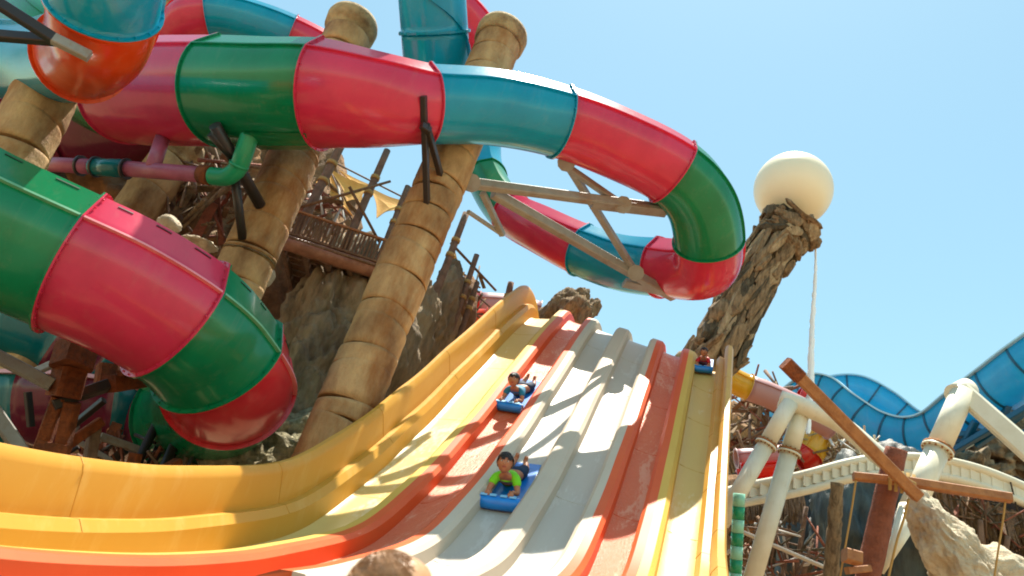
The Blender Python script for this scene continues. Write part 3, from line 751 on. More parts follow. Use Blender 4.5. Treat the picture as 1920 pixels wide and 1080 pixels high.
poles = [((664, 418, 17.2), (726, 282, 18.2), .085, 'tall bamboo pole with rope bands standing on the log platform'),
         ((722, 455, 17.4), (765, 350, 18.2), .08, 'shorter bamboo pole by the right end of the platform railing'),
         ((566, 410, 16.8), (652, 248, 18.0), .10, 'thick dark pole beside the second column behind the platform railing'),
         ((820, 530, 17.6), (874, 400, 18.4), .085, 'dark pole just right of the thickest column'),
         ((846, 610, 18.6), (894, 478, 19.4), .075, 'leaning bamboo pole right of the columns above the grey root'),
         ((872, 590, 19), (895, 530, 19.3), .07, 'short bamboo stub in front of the red slide'),
         ((950, 575, 19.3), (958, 530, 19.5), .085, 'short pole stub just behind the yellow crest')]
for a_, b_, r_, lb in poles:
    rt_ = empty('bamboo_pole', P(*a_), lb, 'pole', 'bamboo poles by the platform')
    q0, q1 = P(*a_), P(*b_); q0 = q0-V((0, 0, .8))
    cyl('pole_shaft', q0, q1, r_*1.05, r_*.9, WOODG, rt_, seg=14, rough=.08, rings=8)
    for t in (.55, .7): 
        m_ = q0.lerp(q1, t); dd = (q1-q0).normalized(); cyl('rope_band', m_, m_+dd*.09, r_*1.22, r_*1.22, ROPE, rt_, seg=14)
for a_, b_, lb in (((550, 392, 16.6), (732, 340, 17.6), 'thin horizontal spar crossing the tall bamboo pole'),
                   ((640, 260, 18.2), (560, 415, 17.5), 'thin slanted spar behind the second column'),
                   ((655, 350, 17), (712, 455, 17.3), 'thin stay leaning from the tall bamboo pole down to the railing'),
                   ((845, 455, 19), (930, 545, 19.6), 'thin spar slanting down toward the yellow crest')):
    props(cyl('thin_spar', P(*a_), P(*b_), .035, .03, WOOD, None, seg=8), lb, 'spar', 'thin spars by the platform')
def sail(label, pts, cen):
    """four or three cornered canvas with sagging edges, a few millimetres thick"""
    c = [P(*q) for q in pts]; m_ = P(*cen); n = len(c); vs = []; fs = []; K = 8
    for i in range(n):
        a_, b_ = c[i], c[(i+1) % n]; ed = []
        for k in range(K+1):
            t = k/K; e_ = a_.lerp(b_, t); e_ = e_.lerp(m_, .22*math.sin(math.pi*t)); ed.append(e_)
        base = len(vs)
        for s in range(5):
            for e_ in ed: vs.append(m_.lerp(e_, s/4)+V((0, 0, -.05*math.sin(math.pi*s/4))))
        for s in range(4):
            for k in range(K): fs.append((base+s*(K+1)+k, base+s*(K+1)+k+1, base+(s+1)*(K+1)+k+1, base+(s+1)*(K+1)+k))
    nb = len(vs); vs2 = vs+[v+V((0, 0, .012)) for v in vs]; fs2 = fs+[tuple(nb+q for q in f[::-1]) for f in fs]
    props(obj('canvas_sail', vs2, fs2, SAIL, None, True), label, 'sail', 'ochre sails behind the platform')
sail('small ochre sail tip just right of the dark slanting pole', [(611, 310, 19.6), (592, 343, 18.8), (607, 356, 19)], (603, 338, 19.2))
sail('narrow ochre sail fanning steeply down to the railing', [(614, 314, 19.6), (618, 365, 18.8), (663, 408, 18.2), (646, 375, 18.8)], (634, 368, 18.9))
sail('middle ochre sail running up behind the tall bamboo pole', [(616, 316, 19.7), (650, 378, 18.8), (678, 382, 18.6), (694, 350, 19.2)], (662, 355, 19.2))
sail('largest ochre sail stretched right of the tall bamboo pole', [(694, 352, 19.8), (774, 381, 19.4), (742, 394, 19), (706, 410, 18.8)], (722, 382, 19.3))
sail('upper ochre sail strip along the rope stay', [(634, 318, 19.9), (696, 348, 19.8), (668, 352, 19.5)], (666, 340, 19.7))
sail('ochre sail scrap right of the thickest column', [(852, 465, 20), (862, 500, 20), (846, 492, 20)], (853, 485, 20))
sail('ochre sail scrap above the red slide', [(842, 505, 20), (882, 540, 20), (850, 560, 20), (872, 510, 20.2)], (862, 528, 20))
for i, (a_, b_) in enumerate((((612, 303, 19.5), (662, 418, 18.4)), ((618, 300, 19.6), (780, 382, 19.4)))):
    props(cyl('rope_stay', P(*a_), P(*b_), .022, .022, WOODG, None, seg=6), ('rope stay along the middle ochre sail', 'rope stay along the top edge of the largest ochre sail')[i], 'rope')
# far red slide seen between column and crest
tube_thing('far_red_slide', 'far red and mauve slide glimpsed left of the yellow crest', 'tube slide', [(840, 572, 30), (900, 575, 30), (960, 580, 30), (1010, 592, 30)], .55,
           [(0, 1, REDF), (1, 3, mat('dusty_mauve', srgb(176, 130, 130), .5))], n=4)
tube_thing('far_orange_slide', 'far orange open slide behind the bamboo poles', 'tube slide', [(835, 590, 28), (870, 600, 28), (915, 600, 28)], .4, [(0, 2, ORANGE)], n=4)

# ---------------------------------------------------------------- rusty supports, lower left
rp = empty('rusty_support_post', P(110, 880, 11), 'rusty support post with a flared block head below the pink spiral section', 'support')
bar('post_head', P(133, 690, 11.0), P(146, 646, 11.2), .44, .44, RUST, rp, up=V((.3, 1, 0))); bar('post_shaft', P(118, 745, 11.0), P(133, 690, 11.1), .36, .36, RUST, rp, up=V((.3, 1, 0)))
bar('post_leg', P(60, 890, 11.0), P(112, 745, 11.0), .18, .18, RUST, rp); bar('post_leg', P(102, 905, 11.0), P(136, 755, 11.0), .18, .18, RUST, rp)
bar('cross_tie', P(70, 835, 10.9), P(130, 845, 10.9), .1, .12, RUST, rp)
for (a_, b_, w_, lb) in (((-30, 655, 10.7), (98, 722, 10.9), .15, 'upper grey beam running from the left edge to the rusty post'),
                    ((-30, 745, 10.5), (55, 868, 10.6), .16, 'steep grey beam at the left edge above the lane wall'),
                    ((100, 760, 10.9), (205, 722, 11.5), .13, 'dark beam from the rusty post to the spiral slide bracket'),
                    ((60, 880, 10.8), (190, 790, 11.6), .13, 'rusty brace rising right of the post foot'),
                    ((110, 820, 12), (195, 750, 12), .09, 'thin dark brace behind the rusty post'),
                    ((188, 818, 12), (278, 850, 12.4), .10, 'grey beam end below the lower open slide'),
                    ((150, 830, 12.2), (215, 868, 12.3), .07, 'lowest thin grey beam near the lane wall'),
                    ((60, 700, 12.3), (105, 680, 12.4), .10, 'short grey stub left of the rusty post head'),
                    ((52, 735, 12.6), (58, 800, 12.6), .09, 'upright dark stub left of the rusty post')):
    props(bar('steel_support_beam', P(*a_), P(*b_), w_, w_*1.1, RUST if 'rusty brace' in lb else (STEELD if 'dark' in lb else STEEL)), lb, 'beam', 'steel beams around the rusty post')
for (a_, b_, w_, m_, lb) in (((162, 900, 11.4), (178, 800, 11.6), .15, WOODG, 'weathered stub post second from the rusty post'),
                         ((240, 905, 11.5), (255, 850, 11.6), .15, RUST, 'short rusty stub post near the red belly of the spiral'),
                         ((198, 720, 12.2), (203, 685, 12.3), .30, RUST, 'rusty bracket block under the pink spiral section'),
                         ((300, 890, 11.5), (335, 870, 11.8), .18, RUST, 'fallen rusty block by the lane wall')):
    props(bar('stub_post', P(*a_), P(*b_), w_, w_, m_), lb, 'post')
br = empty('spiral_bracket', P(255, 715, 11.5), 'rusted bracket plate under the pink section of the spiral slide', 'bracket')
bar('bracket_plate', P(205, 720, 11.3), P(305, 705, 12.0), .35, .25, RUST, br); bar('bracket_arm', P(225, 700, 11.2), P(300, 690, 11.8), .12, .08, RUST, br)
bar('bracket_arm', P(150, 740, 11.2), P(225, 715, 11.4), .14, .16, STEELD, br)

# ---------------------------------------------------------------- right side: white coaster steel
def flange(root, c, d, r):
    cyl('flange_plate', c-d*.05, c-d*.003, r*1.32, r*1.32, WPAINT, root, seg=24); cyl('flange_plate', c+d*.003, c+d*.05, r*1.32, r*1.32, BOLT, root, seg=24)
    X, Y = frame(d)
    for k in range(14):
        a = 2*math.pi*k/14; q = c+(X*math.cos(a)+Y*math.sin(a))*r*1.17; cyl('flange_bolt', q-d*.08, q+d*.08, r*.09, r*.09, BOLT, root, seg=6)
def leg(label, a_, b_, r, fl, taper=1.0):
    A, B = P(*a_), P(*b_); d = (B-A).normalized(); root = empty('white_support_leg', A, label, 'support leg', 'cream painted coaster legs')
    if taper != 1.0:
        M_ = A.lerp(B, .33); cyl('taper_foot', A, M_-d*.01, r*taper, r, WPAINT, root, seg=28)
        A2 = M_
    else: A2 = A
    F_ = P(*fl); t = (F_-A).dot(d); F_ = A+d*t
    cyl('leg_pipe', A2, F_-d*.051, r, r, WPAINT, root, seg=28); cyl('leg_pipe', F_+d*.051, B, r, r, WPAINT, root, seg=28); flange(root, F_, d, r); return root
leg('left one of the two thin cream legs, each with a rusty flange', (1352, 980, 17.5), (1482, 755, 18.6), .19, (1436, 824, 18))
leg('right one of the two thin cream legs, each with a rusty flange', (1395, 1140, 17.2), (1503, 770, 18.8), .20, (1487, 838, 18))
leg('thickest cream leg with a ring of rusty bolts and a tapered foot, right side', (1655, 1075, 16.6), (1806, 735, 18.6), .26, (1752, 843, 18), taper=.12)
cross = empty('white_cross_pipe', P(1900, 830, 17.5), 'cream box beam running from the thickest leg down to the right edge', 'beam')
bar('box_beam', P(1803, 735, 18.7), P(1990, 900, 16.6), .42, .42, WPAINT, cross); cyl('end_cap', P(1790, 742, 18.6), P(1815, 730, 18.8), .27, .27, WPAINT, cross, seg=24)
def pipe_run(root, name, ctrl, r, m_, seg=20, n=6):
    pp = catmull(ctrl, n); f2 = transport(pp, V((0, 0, 1))); vs = []
    for i, p_ in enumerate(pp):
        X, U, T = f2[i]
        for k in range(seg): vs.append(p_+(X*math.cos(2*math.pi*k/seg)+U*math.sin(2*math.pi*k/seg))*r)
    fs = [(j*seg+k, j*seg+(k+1) % seg, (j+1)*seg+(k+1) % seg, (j+1)*seg+k) for j in range(len(pp)-1) for k in range(seg)]+[tuple(range(seg))[::-1], tuple(range((len(pp)-1)*seg, len(pp)*seg))]
    return obj(name, vs, fs, m_, root, True)
wb = empty('white_header_pipe', P(1480, 755, 18.7), 'cream header pipe sloping down across the tops of the two thin legs', 'pipe')
pipe_run(wb, 'header_pipe', [P(1462, 748, 18.8), P(1520, 768, 18.6), P(1580, 798, 18.4), P(1640, 848, 18.0), P(1672, 875, 17.9)], .21, WPAINT)
mp_ = tube_thing('mauve_yellow_tube', 'dusty mauve tube with a yellow end behind the right lane wall', 'tube slide', [(1330, 690, 26), (1392, 722, 26), (1440, 740, 26), (1500, 768, 26), (1560, 800, 26)], .42,
                 [(0, 1.2, YELF), (1.2, 4, mat('dusty_mauve', srgb(176, 130, 130), .5))], n=5)
trk = empty('white_coaster_track', P(1650, 870, 17), 'cream coaster track with rail pipes and cross ties bending across the right side', 'coaster track')
tc_ = [P(1330, 930, 20), P(1400, 912, 20), P(1500, 892, 19.6), P(1590, 868, 19.4), P(1670, 856, 19.2), P(1760, 862, 19), P(1850, 884, 18.8), P(1960, 930, 18.6)]
dn = V((0, 0, -.42)); bk = fwd*.55
pipe_run(trk, 'upper_rail', tc_, .11, WPAINT, 14); pipe_run(trk, 'lower_rail', [p_+dn for p_ in tc_], .10, WPAINT, 14); pipe_run(trk, 'rear_rail', [p_+bk+dn*.2 for p_ in tc_], .10, WPAINT, 14)
pts_ = catmull(tc_, 5)
for i in range(1, len(pts_)-1):
    d_ = (pts_[i+1]-pts_[i]).normalized(); p_ = pts_[i]
    mbx = MB(); mbx.add(*g_bar(p_+V((0, 0, -.06)), p_+dn+V((0, 0, .06)), .34, .05, up=fwd)); mbx.build('tie_plate', WPAINT, trk)
    if i % 2: bar('cross_tie', p_, p_+bk+dn*.2, .1, .08, WPAINT, trk)

# timber cross
tcx = empty('lashed_timber_mast', P(1640, 1080, 14.4), 'lashed timber frame with a leaning red-brown post and crossed beams at the right', 'timber frame')
up_ = V((0, 0, 1))
vs, fs, sm = g_cyl(P(1612, 1150, 14.3), P(1680, 842, 14.9), .22, .20, 14, rough=.15, rings=16, seed=5); obj('mast_post', vs, fs, WOODM, tcx, sm)
bar('diagonal_beam', P(1474, 682, 14.0), P(1722, 932, 14.1), .20, .17, WOODR, tcx, up=V((0, 1, .3)))
o = bar('beam_end_sleeve', P(1472, 680, 13.98), P(1500, 708, 14.0), .235, .205, RUST, tcx, up=V((0, 1, .3)))
bar('cross_beam', P(1600, 893, 14.45), P(1697, 903, 14.35), .15, .14, WOODR, tcx); bar('cross_beam', P(1700, 903, 14.35), P(1896, 934, 14.0), .16, .16, WOODR, tcx)
for k in range(5):
    q = P(1668+k*11, 898+k*3, 14.28); cyl('rope_lashing', q-V((.0, .0, .2)), q+V((.02, 0, .2)), .03, .03, ROPE, tcx, seg=8)
    q = P(1695, 897+k*3, 14.1); cyl('rope_lashing', q-RT*.2+UP*.12, q+RT*.2-UP*.1, .03, .03, ROPE, tcx, seg=8)
def rope(label, pts, r=.018):
    rt_ = pipe_run(None, 'hanging_rope', [P(*q) for q in pts], r, ROPE, 8, 5); return props(rt_, label, 'rope', 'ropes hanging off the timber frame')
rope('rope hanging from the left end of the short crossbeam', [(1605, 900, 14.4), (1596, 960, 14.4), (1584, 1030, 14.3), (1572, 1100, 14.2)])
rope('twisted rope from the lashing down across the cream leg foot', [(1704, 935, 14.1), (1694, 975, 14.1), (1680, 1020, 14.1), (1662, 1100, 14.1)], .022)
rope('rope hanging from the right tip of the long crossbeam', [(1885, 940, 14), (1880, 980, 14), (1872, 1030, 14), (1860, 1110, 14)])
cup = empty('wooden_bracket_cup', P(1600, 1060, 14), 'small orange wooden block wedged left of the red-brown post foot', 'block')
bar('block', P(1583, 1040, 14.0), P(1612, 1048, 14.0), .24, .22, WOODR, cup); bar('block_arm', P(1588, 1070, 14.0), P(1630, 1066, 14.2), .12, .12, WOODR, cup)

# tan leaning rock slab and other rocks
A = P(1722, 945, 15.6); B = P(1850, 1130, 14.6); ax = (A-B).normalized()
vs, fs = g_rock((A+B)/2+ax*-.2, .62, .5, 1.5, 21, sub=6, amp=.55, fz=1.6, vert=.5, axis=ax); props(obj('leaning_rock_slab', vs, fs, ROCKT, None, True), 'cream sunlit rock slab leaning down to the right under the crossbeam', 'rock')
vs, fs = g_rock(P(1845, 1085, 15.2), 1.0, .6, .7, 23, sub=5, amp=.5, fz=1.6); props(obj('foot_rock', vs, fs, ROCKT, None, True), 'cream rock mass at the foot of the leaning slab', 'rock')
rocks('dark wet rock wall behind the timber mast', [(P(1590, 1010, 22), (1.1, 1, 2.6)), (P(1520, 1050, 23), (1.0, 1, 2.2)), (P(1730, 1060, 20), (1.1, 1, 1.6)), (P(1690, 980, 23), (1.2, 1, 2.6))], ROCKD, amp=.4)
rocks('brown rock arch under the coaster track', [(P(1440, 950, 25), (1.6, 1, .75)), (P(1520, 945, 25), (1.6, 1, .7)), (P(1580, 950, 25), (1.2, 1, .6)), (P(1400, 1050, 26), (.8, 1, 2.4))], ROCKB, amp=.45, vert=1)
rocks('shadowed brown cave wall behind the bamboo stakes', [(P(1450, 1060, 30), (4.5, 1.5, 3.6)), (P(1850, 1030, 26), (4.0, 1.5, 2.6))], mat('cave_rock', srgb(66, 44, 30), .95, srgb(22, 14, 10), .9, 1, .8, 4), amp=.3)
rocks('distant brown rocky hill behind the coaster track', [(P(1450, 960, 60), (9, 5, 8.5)), (P(1640, 960, 62), (9, 5, 7)), (P(1860, 930, 58), (9, 5, 6)), (P(2080, 960, 58), (9, 5, 8))], ROCKB, amp=.3, sub=6)
rocks('grey broken rock bank under the blue wave slide', [(P(1860, 865, 33), (3.2, 2, 1.4)), (P(1960, 850, 33), (3.0, 2, 1.8)), (P(1780, 905, 32), (2.4, 2, 1.0))], ROCKG, amp=.6, fz=2, vert=1.6)
vs, fs, sm = g_cyl(P(1556, 1110, 17.5), P(1570, 905, 18), .17, .14, 12, rough=.25, rings=24, seed=9); props(obj('pale_tree_trunk', vs, fs, BARK, None, sm), 'knotty pale trunk standing behind the left crossbeam', 'trunk')
# thatched overhang
def thatch(label, pa, pb, drop, n, seed, rows=3):
    A, B = P(*pa), P(*pb); root = empty('thatch_eave', A, label, 'thatch roof'); rd = random.Random(seed); mbs = MB()
    for r_ in range(rows):
        for k in range(n):
            t = (k+rd.random())/n; q = A.lerp(B, t)+fwd*(-.12*r_)+V((0, 0, rd.uniform(-.05, .05)-.0*r_)); L_ = drop*rd.uniform(.6, 1.15)
            e = q+V((rd.uniform(-.12, .12), -.25*L_, -L_)); w_ = rd.uniform(.012, .03)
            X = V((w_, 0, 0)); mbs.add([q-X, q+X, e+X*.5, e-X*.5, q-X-fwd*.02, q+X-fwd*.02, e+X*.5-fwd*.02, e-X*.5-fwd*.02], [(0, 1, 2, 3), (7, 6, 5, 4), (0, 3, 7, 4), (1, 5, 6, 2)])
    o = mbs.build('straw_fringe', THATCH, root); o['kind'] = 'stuff'
    bar('eave_pole', A+V((0, 0, .05)), B+V((0, 0, .05)), .12, .12, WOODG, root); return root
thatch('thatched eave fringe hanging right of the green striped post', (1395, 925, 22), (1500, 935, 22), .75, 160, 3)
thatch('dark thatched eave under the right end of the crossbeam', (1745, 925, 19), (1960, 985, 18.6), .9, 200, 5)
thatch('brown thatched hut roof in the shade between the two left columns', (350, 330, 19), (440, 372, 18.6), .7, 160, 8)
rd = random.Random(31)
stk = [((1468, 1080, 21), (1480, 985, 21.5), 'stake'), ((1490, 1085, 20), (1512, 950, 20.6), 'stake'), ((1505, 1080, 20.5), (1525, 1010, 20.8), 'stake'), ((1440, 1080, 21), (1450, 1030, 21), 'stake'),
       ((1416, 1060, 21.4), (1420, 985, 21.6), 'stake'), ((1840, 1020, 17.8), (1838, 975, 18), 'stake'), ((1880, 1070, 17.6), (1890, 1005, 17.8), 'stake'), ((1410, 860, 34), (1430, 740, 35), 'stake'), ((1432, 850, 34), (1440, 770, 34.5), 'stake')]
lbs = ['bamboo stake in front of the cave, second from the left', 'tall bamboo stake rising to the brown arch', 'short thick bamboo stake beside the tall one', 'lowest bamboo stake in the cave', 'leftmost bamboo stake beside the striped post',
       'thin stake right of the cream rock slab', 'thin stake at the right edge above the maroon wall', 'long brown far stake under the mauve tube', 'shorter far stake under the mauve tube']
for (a_, b_, _), lb in zip(stk, lbs):
    props(cyl('bamboo_stake', P(*a_), P(*b_), .07, .055, WOODG, None, seg=10, rough=.1, rings=6), lb, 'stake', 'bamboo stakes on the right side')
for a_, b_, lb in (((1440, 1018, 20.4), (1545, 1050, 20.2), 'flimsy horizontal cane across the bamboo stakes, lower'), ((1432, 1000, 20.4), (1500, 1005, 20.2), 'flimsy horizontal cane across the bamboo stakes, upper'),
                   ((1375, 990, 19.5), (1560, 1070, 19), 'pale plank sloping through the cave mouth'), ((1380, 700, 33), (1480, 760, 33), 'brown cane under the mauve tube'), ((1395, 845, 30), (1465, 820, 30), 'short brown cane by the red channel')):
    props(bar('loose_plank' if 'plank' in lb else 'cane', P(*a_), P(*b_), .16 if 'plank' in lb else .05, .05, mat('pale_plank', srgb(200, 196, 190), .6) if 'plank' in lb else WOODG), lb, 'plank' if 'plank' in lb else 'cane')
def tangle(label, c, ext, n, r, seed, mts, planks=.3):
    rd = random.Random(seed); root = empty('driftwood_tangle', c, label, 'driftwood pile')
    for q in range(n):
        p_ = c+V((rd.uniform(-1, 1)*ext[0], rd.uniform(-1, 1)*ext[1], rd.uniform(-1, 1)*ext[2])); L_ = rd.uniform(.5, 1.6)*ext[3]
        d_ = V((rd.gauss(0, 1), rd.gauss(0, .5), rd.gauss(0, 1))).normalized(); m_ = rd.choice(mts)
        if rd.random() < planks: bar('plank', p_-d_*L_/2, p_+d_*L_/2, r*rd.uniform(1.5, 3.5), r*.6, m_, root)
        else: cyl('stick', p_-d_*L_/2, p_+d_*L_/2, r*rd.uniform(.5, 1), r*.45, m_, root, seg=7)
    return root
PLANKW = mat('pale_plank', srgb(200, 196, 190), .6)
tangle('tangle of brown sticks and boards under the far mauve tube', P(1425, 800, 33), (1.2, 1, 2.0, 1.5), 85, .09, 5, [WOOD, WOODG, WOODM, BARK])
tangle('tangle of stakes and broken boards in the cave mouth beside the striped post', P(1455, 1045, 20.5), (1.1, .6, .8, .9), 80, .05, 6, [WOOD, WOODG, WOODM, BARKD, PLANKW])
tangle('twiggy brown tangle hanging under the long crossbeam at the right edge', P(1840, 965, 18.6), (1.3, .5, .35, .9), 80, .03, 7, [WOOD, WOODM, BARKD], .1)
tangle('criss-crossed boards and sticks piled behind the dark strut pair', P(385, 370, 17.6), (.9, .6, .9, 1.0), 75, .06, 8, [WOOD, WOODM, BARK, WOODG])
tangle('bleached boards heaped behind the left end of the platform railing', P(600, 400, 18.8), (.6, .5, .5, .7), 45, .05, 9, [BARK, PLANKW, WOODG, WOODM])
tangle('dark rusted scrap and boards lying below the lower open slide', P(250, 875, 12.6), (1.2, .5, .4, .7), 60, .05, 10, [RUST, WOODM, STEELD, WOODG])
tangle('splintered sticks lodged between the brown post and the red slide', P(868, 575, 20.4), (.35, .4, .9, .7), 36, .04, 11, [WOOD, WOODG, BARK])
tangle('sticks and boards scattered right of the cream legs below the wave slide', P(1560, 845, 30), (1.4, .8, .6, 1.0), 70, .06, 12, [BARK, PLANKW, WOODG, ROCKL])
# maroon low wall bottom right
props(bar('maroon_wall', P(1872, 1085, 16.8), P(2000, 1100, 16.6), .2, .75, mat('maroon_paint', srgb(112, 46, 34), .7, srgb(80, 30, 22), .6, 3)), 'low maroon wall at the bottom right corner', 'wall')
# striped post
sp_ = empty('striped_post', P(1380, 1130, 14.5), 'thin post banded green and pale green beside the right lane wall', 'post')
q0, q1 = P(1376, 1150, 14.5), P(1386, 925, 14.9)
for k in range(9): cyl('painted_band', q0.lerp(q1, k/9), q0.lerp(q1, (k+1)/9-.002), .11, .11, GPIPE if k % 2 else PALEGREEN, sp_, seg=16)
# red / yellow small slide in the far village
tube_thing('red_yellow_bowl', 'small red and yellow tube slide between the thin legs and the header pipe', 'tube slide', [(1495, 860, 30), (1515, 850, 30), (1530, 815, 30.3), (1522, 770, 30.8), (1490, 750, 31)], .58,
           [(0, 1, REDF), (1, 2.4, YELF), (2.4, 4, REDF)], n=6)
channel_thing('far_red_channel', 'straight red open channel low behind the thin legs', 'open slide', [(1385, 880, 29), (1430, 878, 29), (1470, 874, 29)], .35, [(0, 2, REDF)], rimmat=REDF)
tube_thing('far_mauve_channel', 'dusty mauve tube above the red channel behind the thin legs', 'tube slide', [(1380, 860, 30), (1430, 856, 30), (1480, 850, 30)], .35, [(0, 2, mat('dusty_mauve', srgb(176, 130, 130), .5))], n=4)

# ---------------------------------------------------------------- blue wave slide
bw = [(1455, 800, 37), (1490, 765, 36), (1535, 732, 35), (1575, 735, 34), (1610, 765, 33), (1655, 800, 32), (1710, 815, 31), (1765, 805, 30), (1820, 765, 29), (1880, 722, 28), (1950, 670, 27), (2080, 575, 26)]
channel_thing('blue_wave_slide', 'blue open wave slide with ribbed panels dipping and climbing to the right edge', 'open slide', bw, .95, [(0, 11, BWAVE)], rimmat=BWL, ribm=BWD, tilt=-28, arc=80, n=9, rs=8)
bw2 = [(x+4, y-26, d+2.1) for x, y, d in bw]
channel_thing('rear_blue_wave_slide', 'second blue wave slide lane running behind the first, humped beside the diagonal beam', 'open slide', [(1490, 778, 38.5), (1545, 742, 38), (1602, 732, 37.5), (1650, 756, 37), (1700, 795, 36.5), (1760, 815, 36)],
              .95, [(0, 5, BWAVE)], rimmat=BWL, ribm=BWD, tilt=-28, arc=80, n=9, rs=8)
bt = empty('blue_slide_truss', P(1800, 850, 29), 'blue steel truss carrying the wave slide at the right edge', 'steel truss')
for a_, b_ in (((1780, 850, 28.6), (1960, 745, 26)), ((1785, 815, 28.6), (1940, 812, 27)), ((1800, 845, 28.4), (1830, 790, 28)), ((1830, 835, 28), (1925, 770, 27)), ((1870, 815, 27.6), (1890, 760, 27.4)), ((1740, 845, 29.5), (1830, 818, 28.5))):
    bar('truss_member', P(*a_), P(*b_), .22, .22, BWD, bt)
for i, (x, y, m_) in enumerate(((1905, 765, SAIL), (1820, 818, YELF), (1795, 822, CRED))):
    q = P(x, y, 31); props(obj('small_pennant', [q, q+RT*.7+UP*.1, q+RT*.35-UP*.45, q+FW*.03, q+RT*.7+UP*.1+FW*.03, q+RT*.35-UP*.45+FW*.03], [(0, 1, 2), (5, 4, 3), (0, 3, 4, 1), (1, 4, 5, 2), (2, 5, 3, 0)], m_),
          ('ochre pennant showing through the blue truss at the right edge', 'yellow pennant showing through the middle of the blue truss', 'red pennant low in the blue truss')[i], 'pennant')

# ---------------------------------------------------------------- ground
gz = []
vs = [(-400, -300, 0), (400, -300, 0), (400, 900, 0), (-400, 900, 0)]
props(obj('ground', vs, [(0, 1, 2, 3)], SAND), kind='structure')
props(obj('splash_pool_deck', [(-9, -3, .004), (6, -3, .004), (6, 4.5, .004), (-9, 4.5, .004)], [(0, 1, 2, 3)], STONEP), kind='structure')

# ---------------------------------------------------------------- people
def skin_body(name, joints, links, radii, mt, parent, sub=2, root=0):
    me = bpy.data.meshes.new(name); me.from_pydata(joints, links, [])
    o = bpy.data.objects.new(name, me); C.objects.link(o)
    md = o.modifiers.new('skin', 'SKIN'); md.use_smooth_shade = True
    for i, r in enumerate(radii):
        sv = me.skin_vertices[0].data[i]; sv.radius = (r, r) if not isinstance(r, tuple) else r; sv.use_root = (i == root)
    sb = o.modifiers.new('sub', 'SUBSURF'); sb.levels = sub; sb.render_levels = sub
    dg = bpy.context.evaluated_depsgraph_get(); dg.update()
    ev = o.evaluated_get(dg); me2 = bpy.data.meshes.new_from_object(ev)
    o.modifiers.clear(); o.data = me2; bpy.data.meshes.remove(me)
    me2.materials.clear(); me2.materials.append(mt); me2.polygons.foreach_set('use_smooth', [True]*len(me2.polygons))
    o.parent = parent; return o
def ell(name, c, r, mt, parent, rot=None, seg=24, rg=16, cut=None, fn=None):
    vs = []; fs = []
    for j in range(rg+1):
        t = math.pi*j/rg
        for k in range(seg):
            a = 2*math.pi*k/seg; d = V((math.sin(t)*math.cos(a), math.sin(t)*math.sin(a), math.cos(t))); kf = fn(d) if fn else 1
            v = V((d.x*r[0], d.y*r[1], d.z*r[2]))*kf
            vs.append(v)
    for j in range(rg):
        for k in range(seg):
            f = (j*seg+k, (j+1)*seg+k, (j+1)*seg+(k+1) % seg, j*seg+(k+1) % seg)
            if cut and all(cut(vs[i]) for i in f): continue
            fs.append(f)
    if rot: vs = [rot @ v for v in vs]
    me = bpy.data.meshes.new(name); me.from_pydata([tuple(v) for v in vs], [], fs); me.materials.append(mt); me.polygons.foreach_set('use_smooth', [True]*len(fs))
    o = bpy.data.objects.new(name, me); C.objects.link(o); o.location = c; o.parent = parent; return o
def head(parent, c, rot, skin, hair, s=1.0):
    """face looks along local -Y of rot, up +Z"""
    def sh(d):
        k = 1.0
        if d.z < 0: k *= 1-.16*(-d.z)*(1 if d.y > 0 else .4)
        return k
    h = ell('head', c, (.078*s, .092*s, .112*s), skin, parent, rot, fn=sh, seg=28, rg=20)
    def sub(nm, off, r, mt, rot2=None, cut=None, fn=None, seg=14, rg=10):
        o = ell(nm, rot @ (V(off)*s), tuple(a*s for a in r), mt, h, rot if rot2 is None else rot @ rot2, seg, rg, cut, fn); return o
    for x in (-.03, .03):
        sub('eye', (x, -.080, .008), (.013, .008, .0085), EYEW); sub('pupil', (x, -.0865, .008), (.006, .004, .006), EYED)
        sub('eyebrow', (x, -.082, .030), (.019, .007, .0035), hair)
        sub('ear', (x*2.62, .005, -.002), (.010, .020, .030), skin)
    sub('nose', (0, -.094, -.018), (.012, .014, .022), skin); sub('mouth', (0, -.083, -.052), (.024, .008, .007), LIPS)
    def hf(d): return 1+.05*noise.noise(d*5)+.03*noise.noise(d*13)
    sub('hair', (0, .012, .020), (.095, .106, .110), hair, cut=lambda v: (v.y < -.028*s and v.z < (.026*s+.016*s*math.sin(v.x*90/s))) or v.z < -.055*s, fn=hf, seg=40, rg=28)
    return h
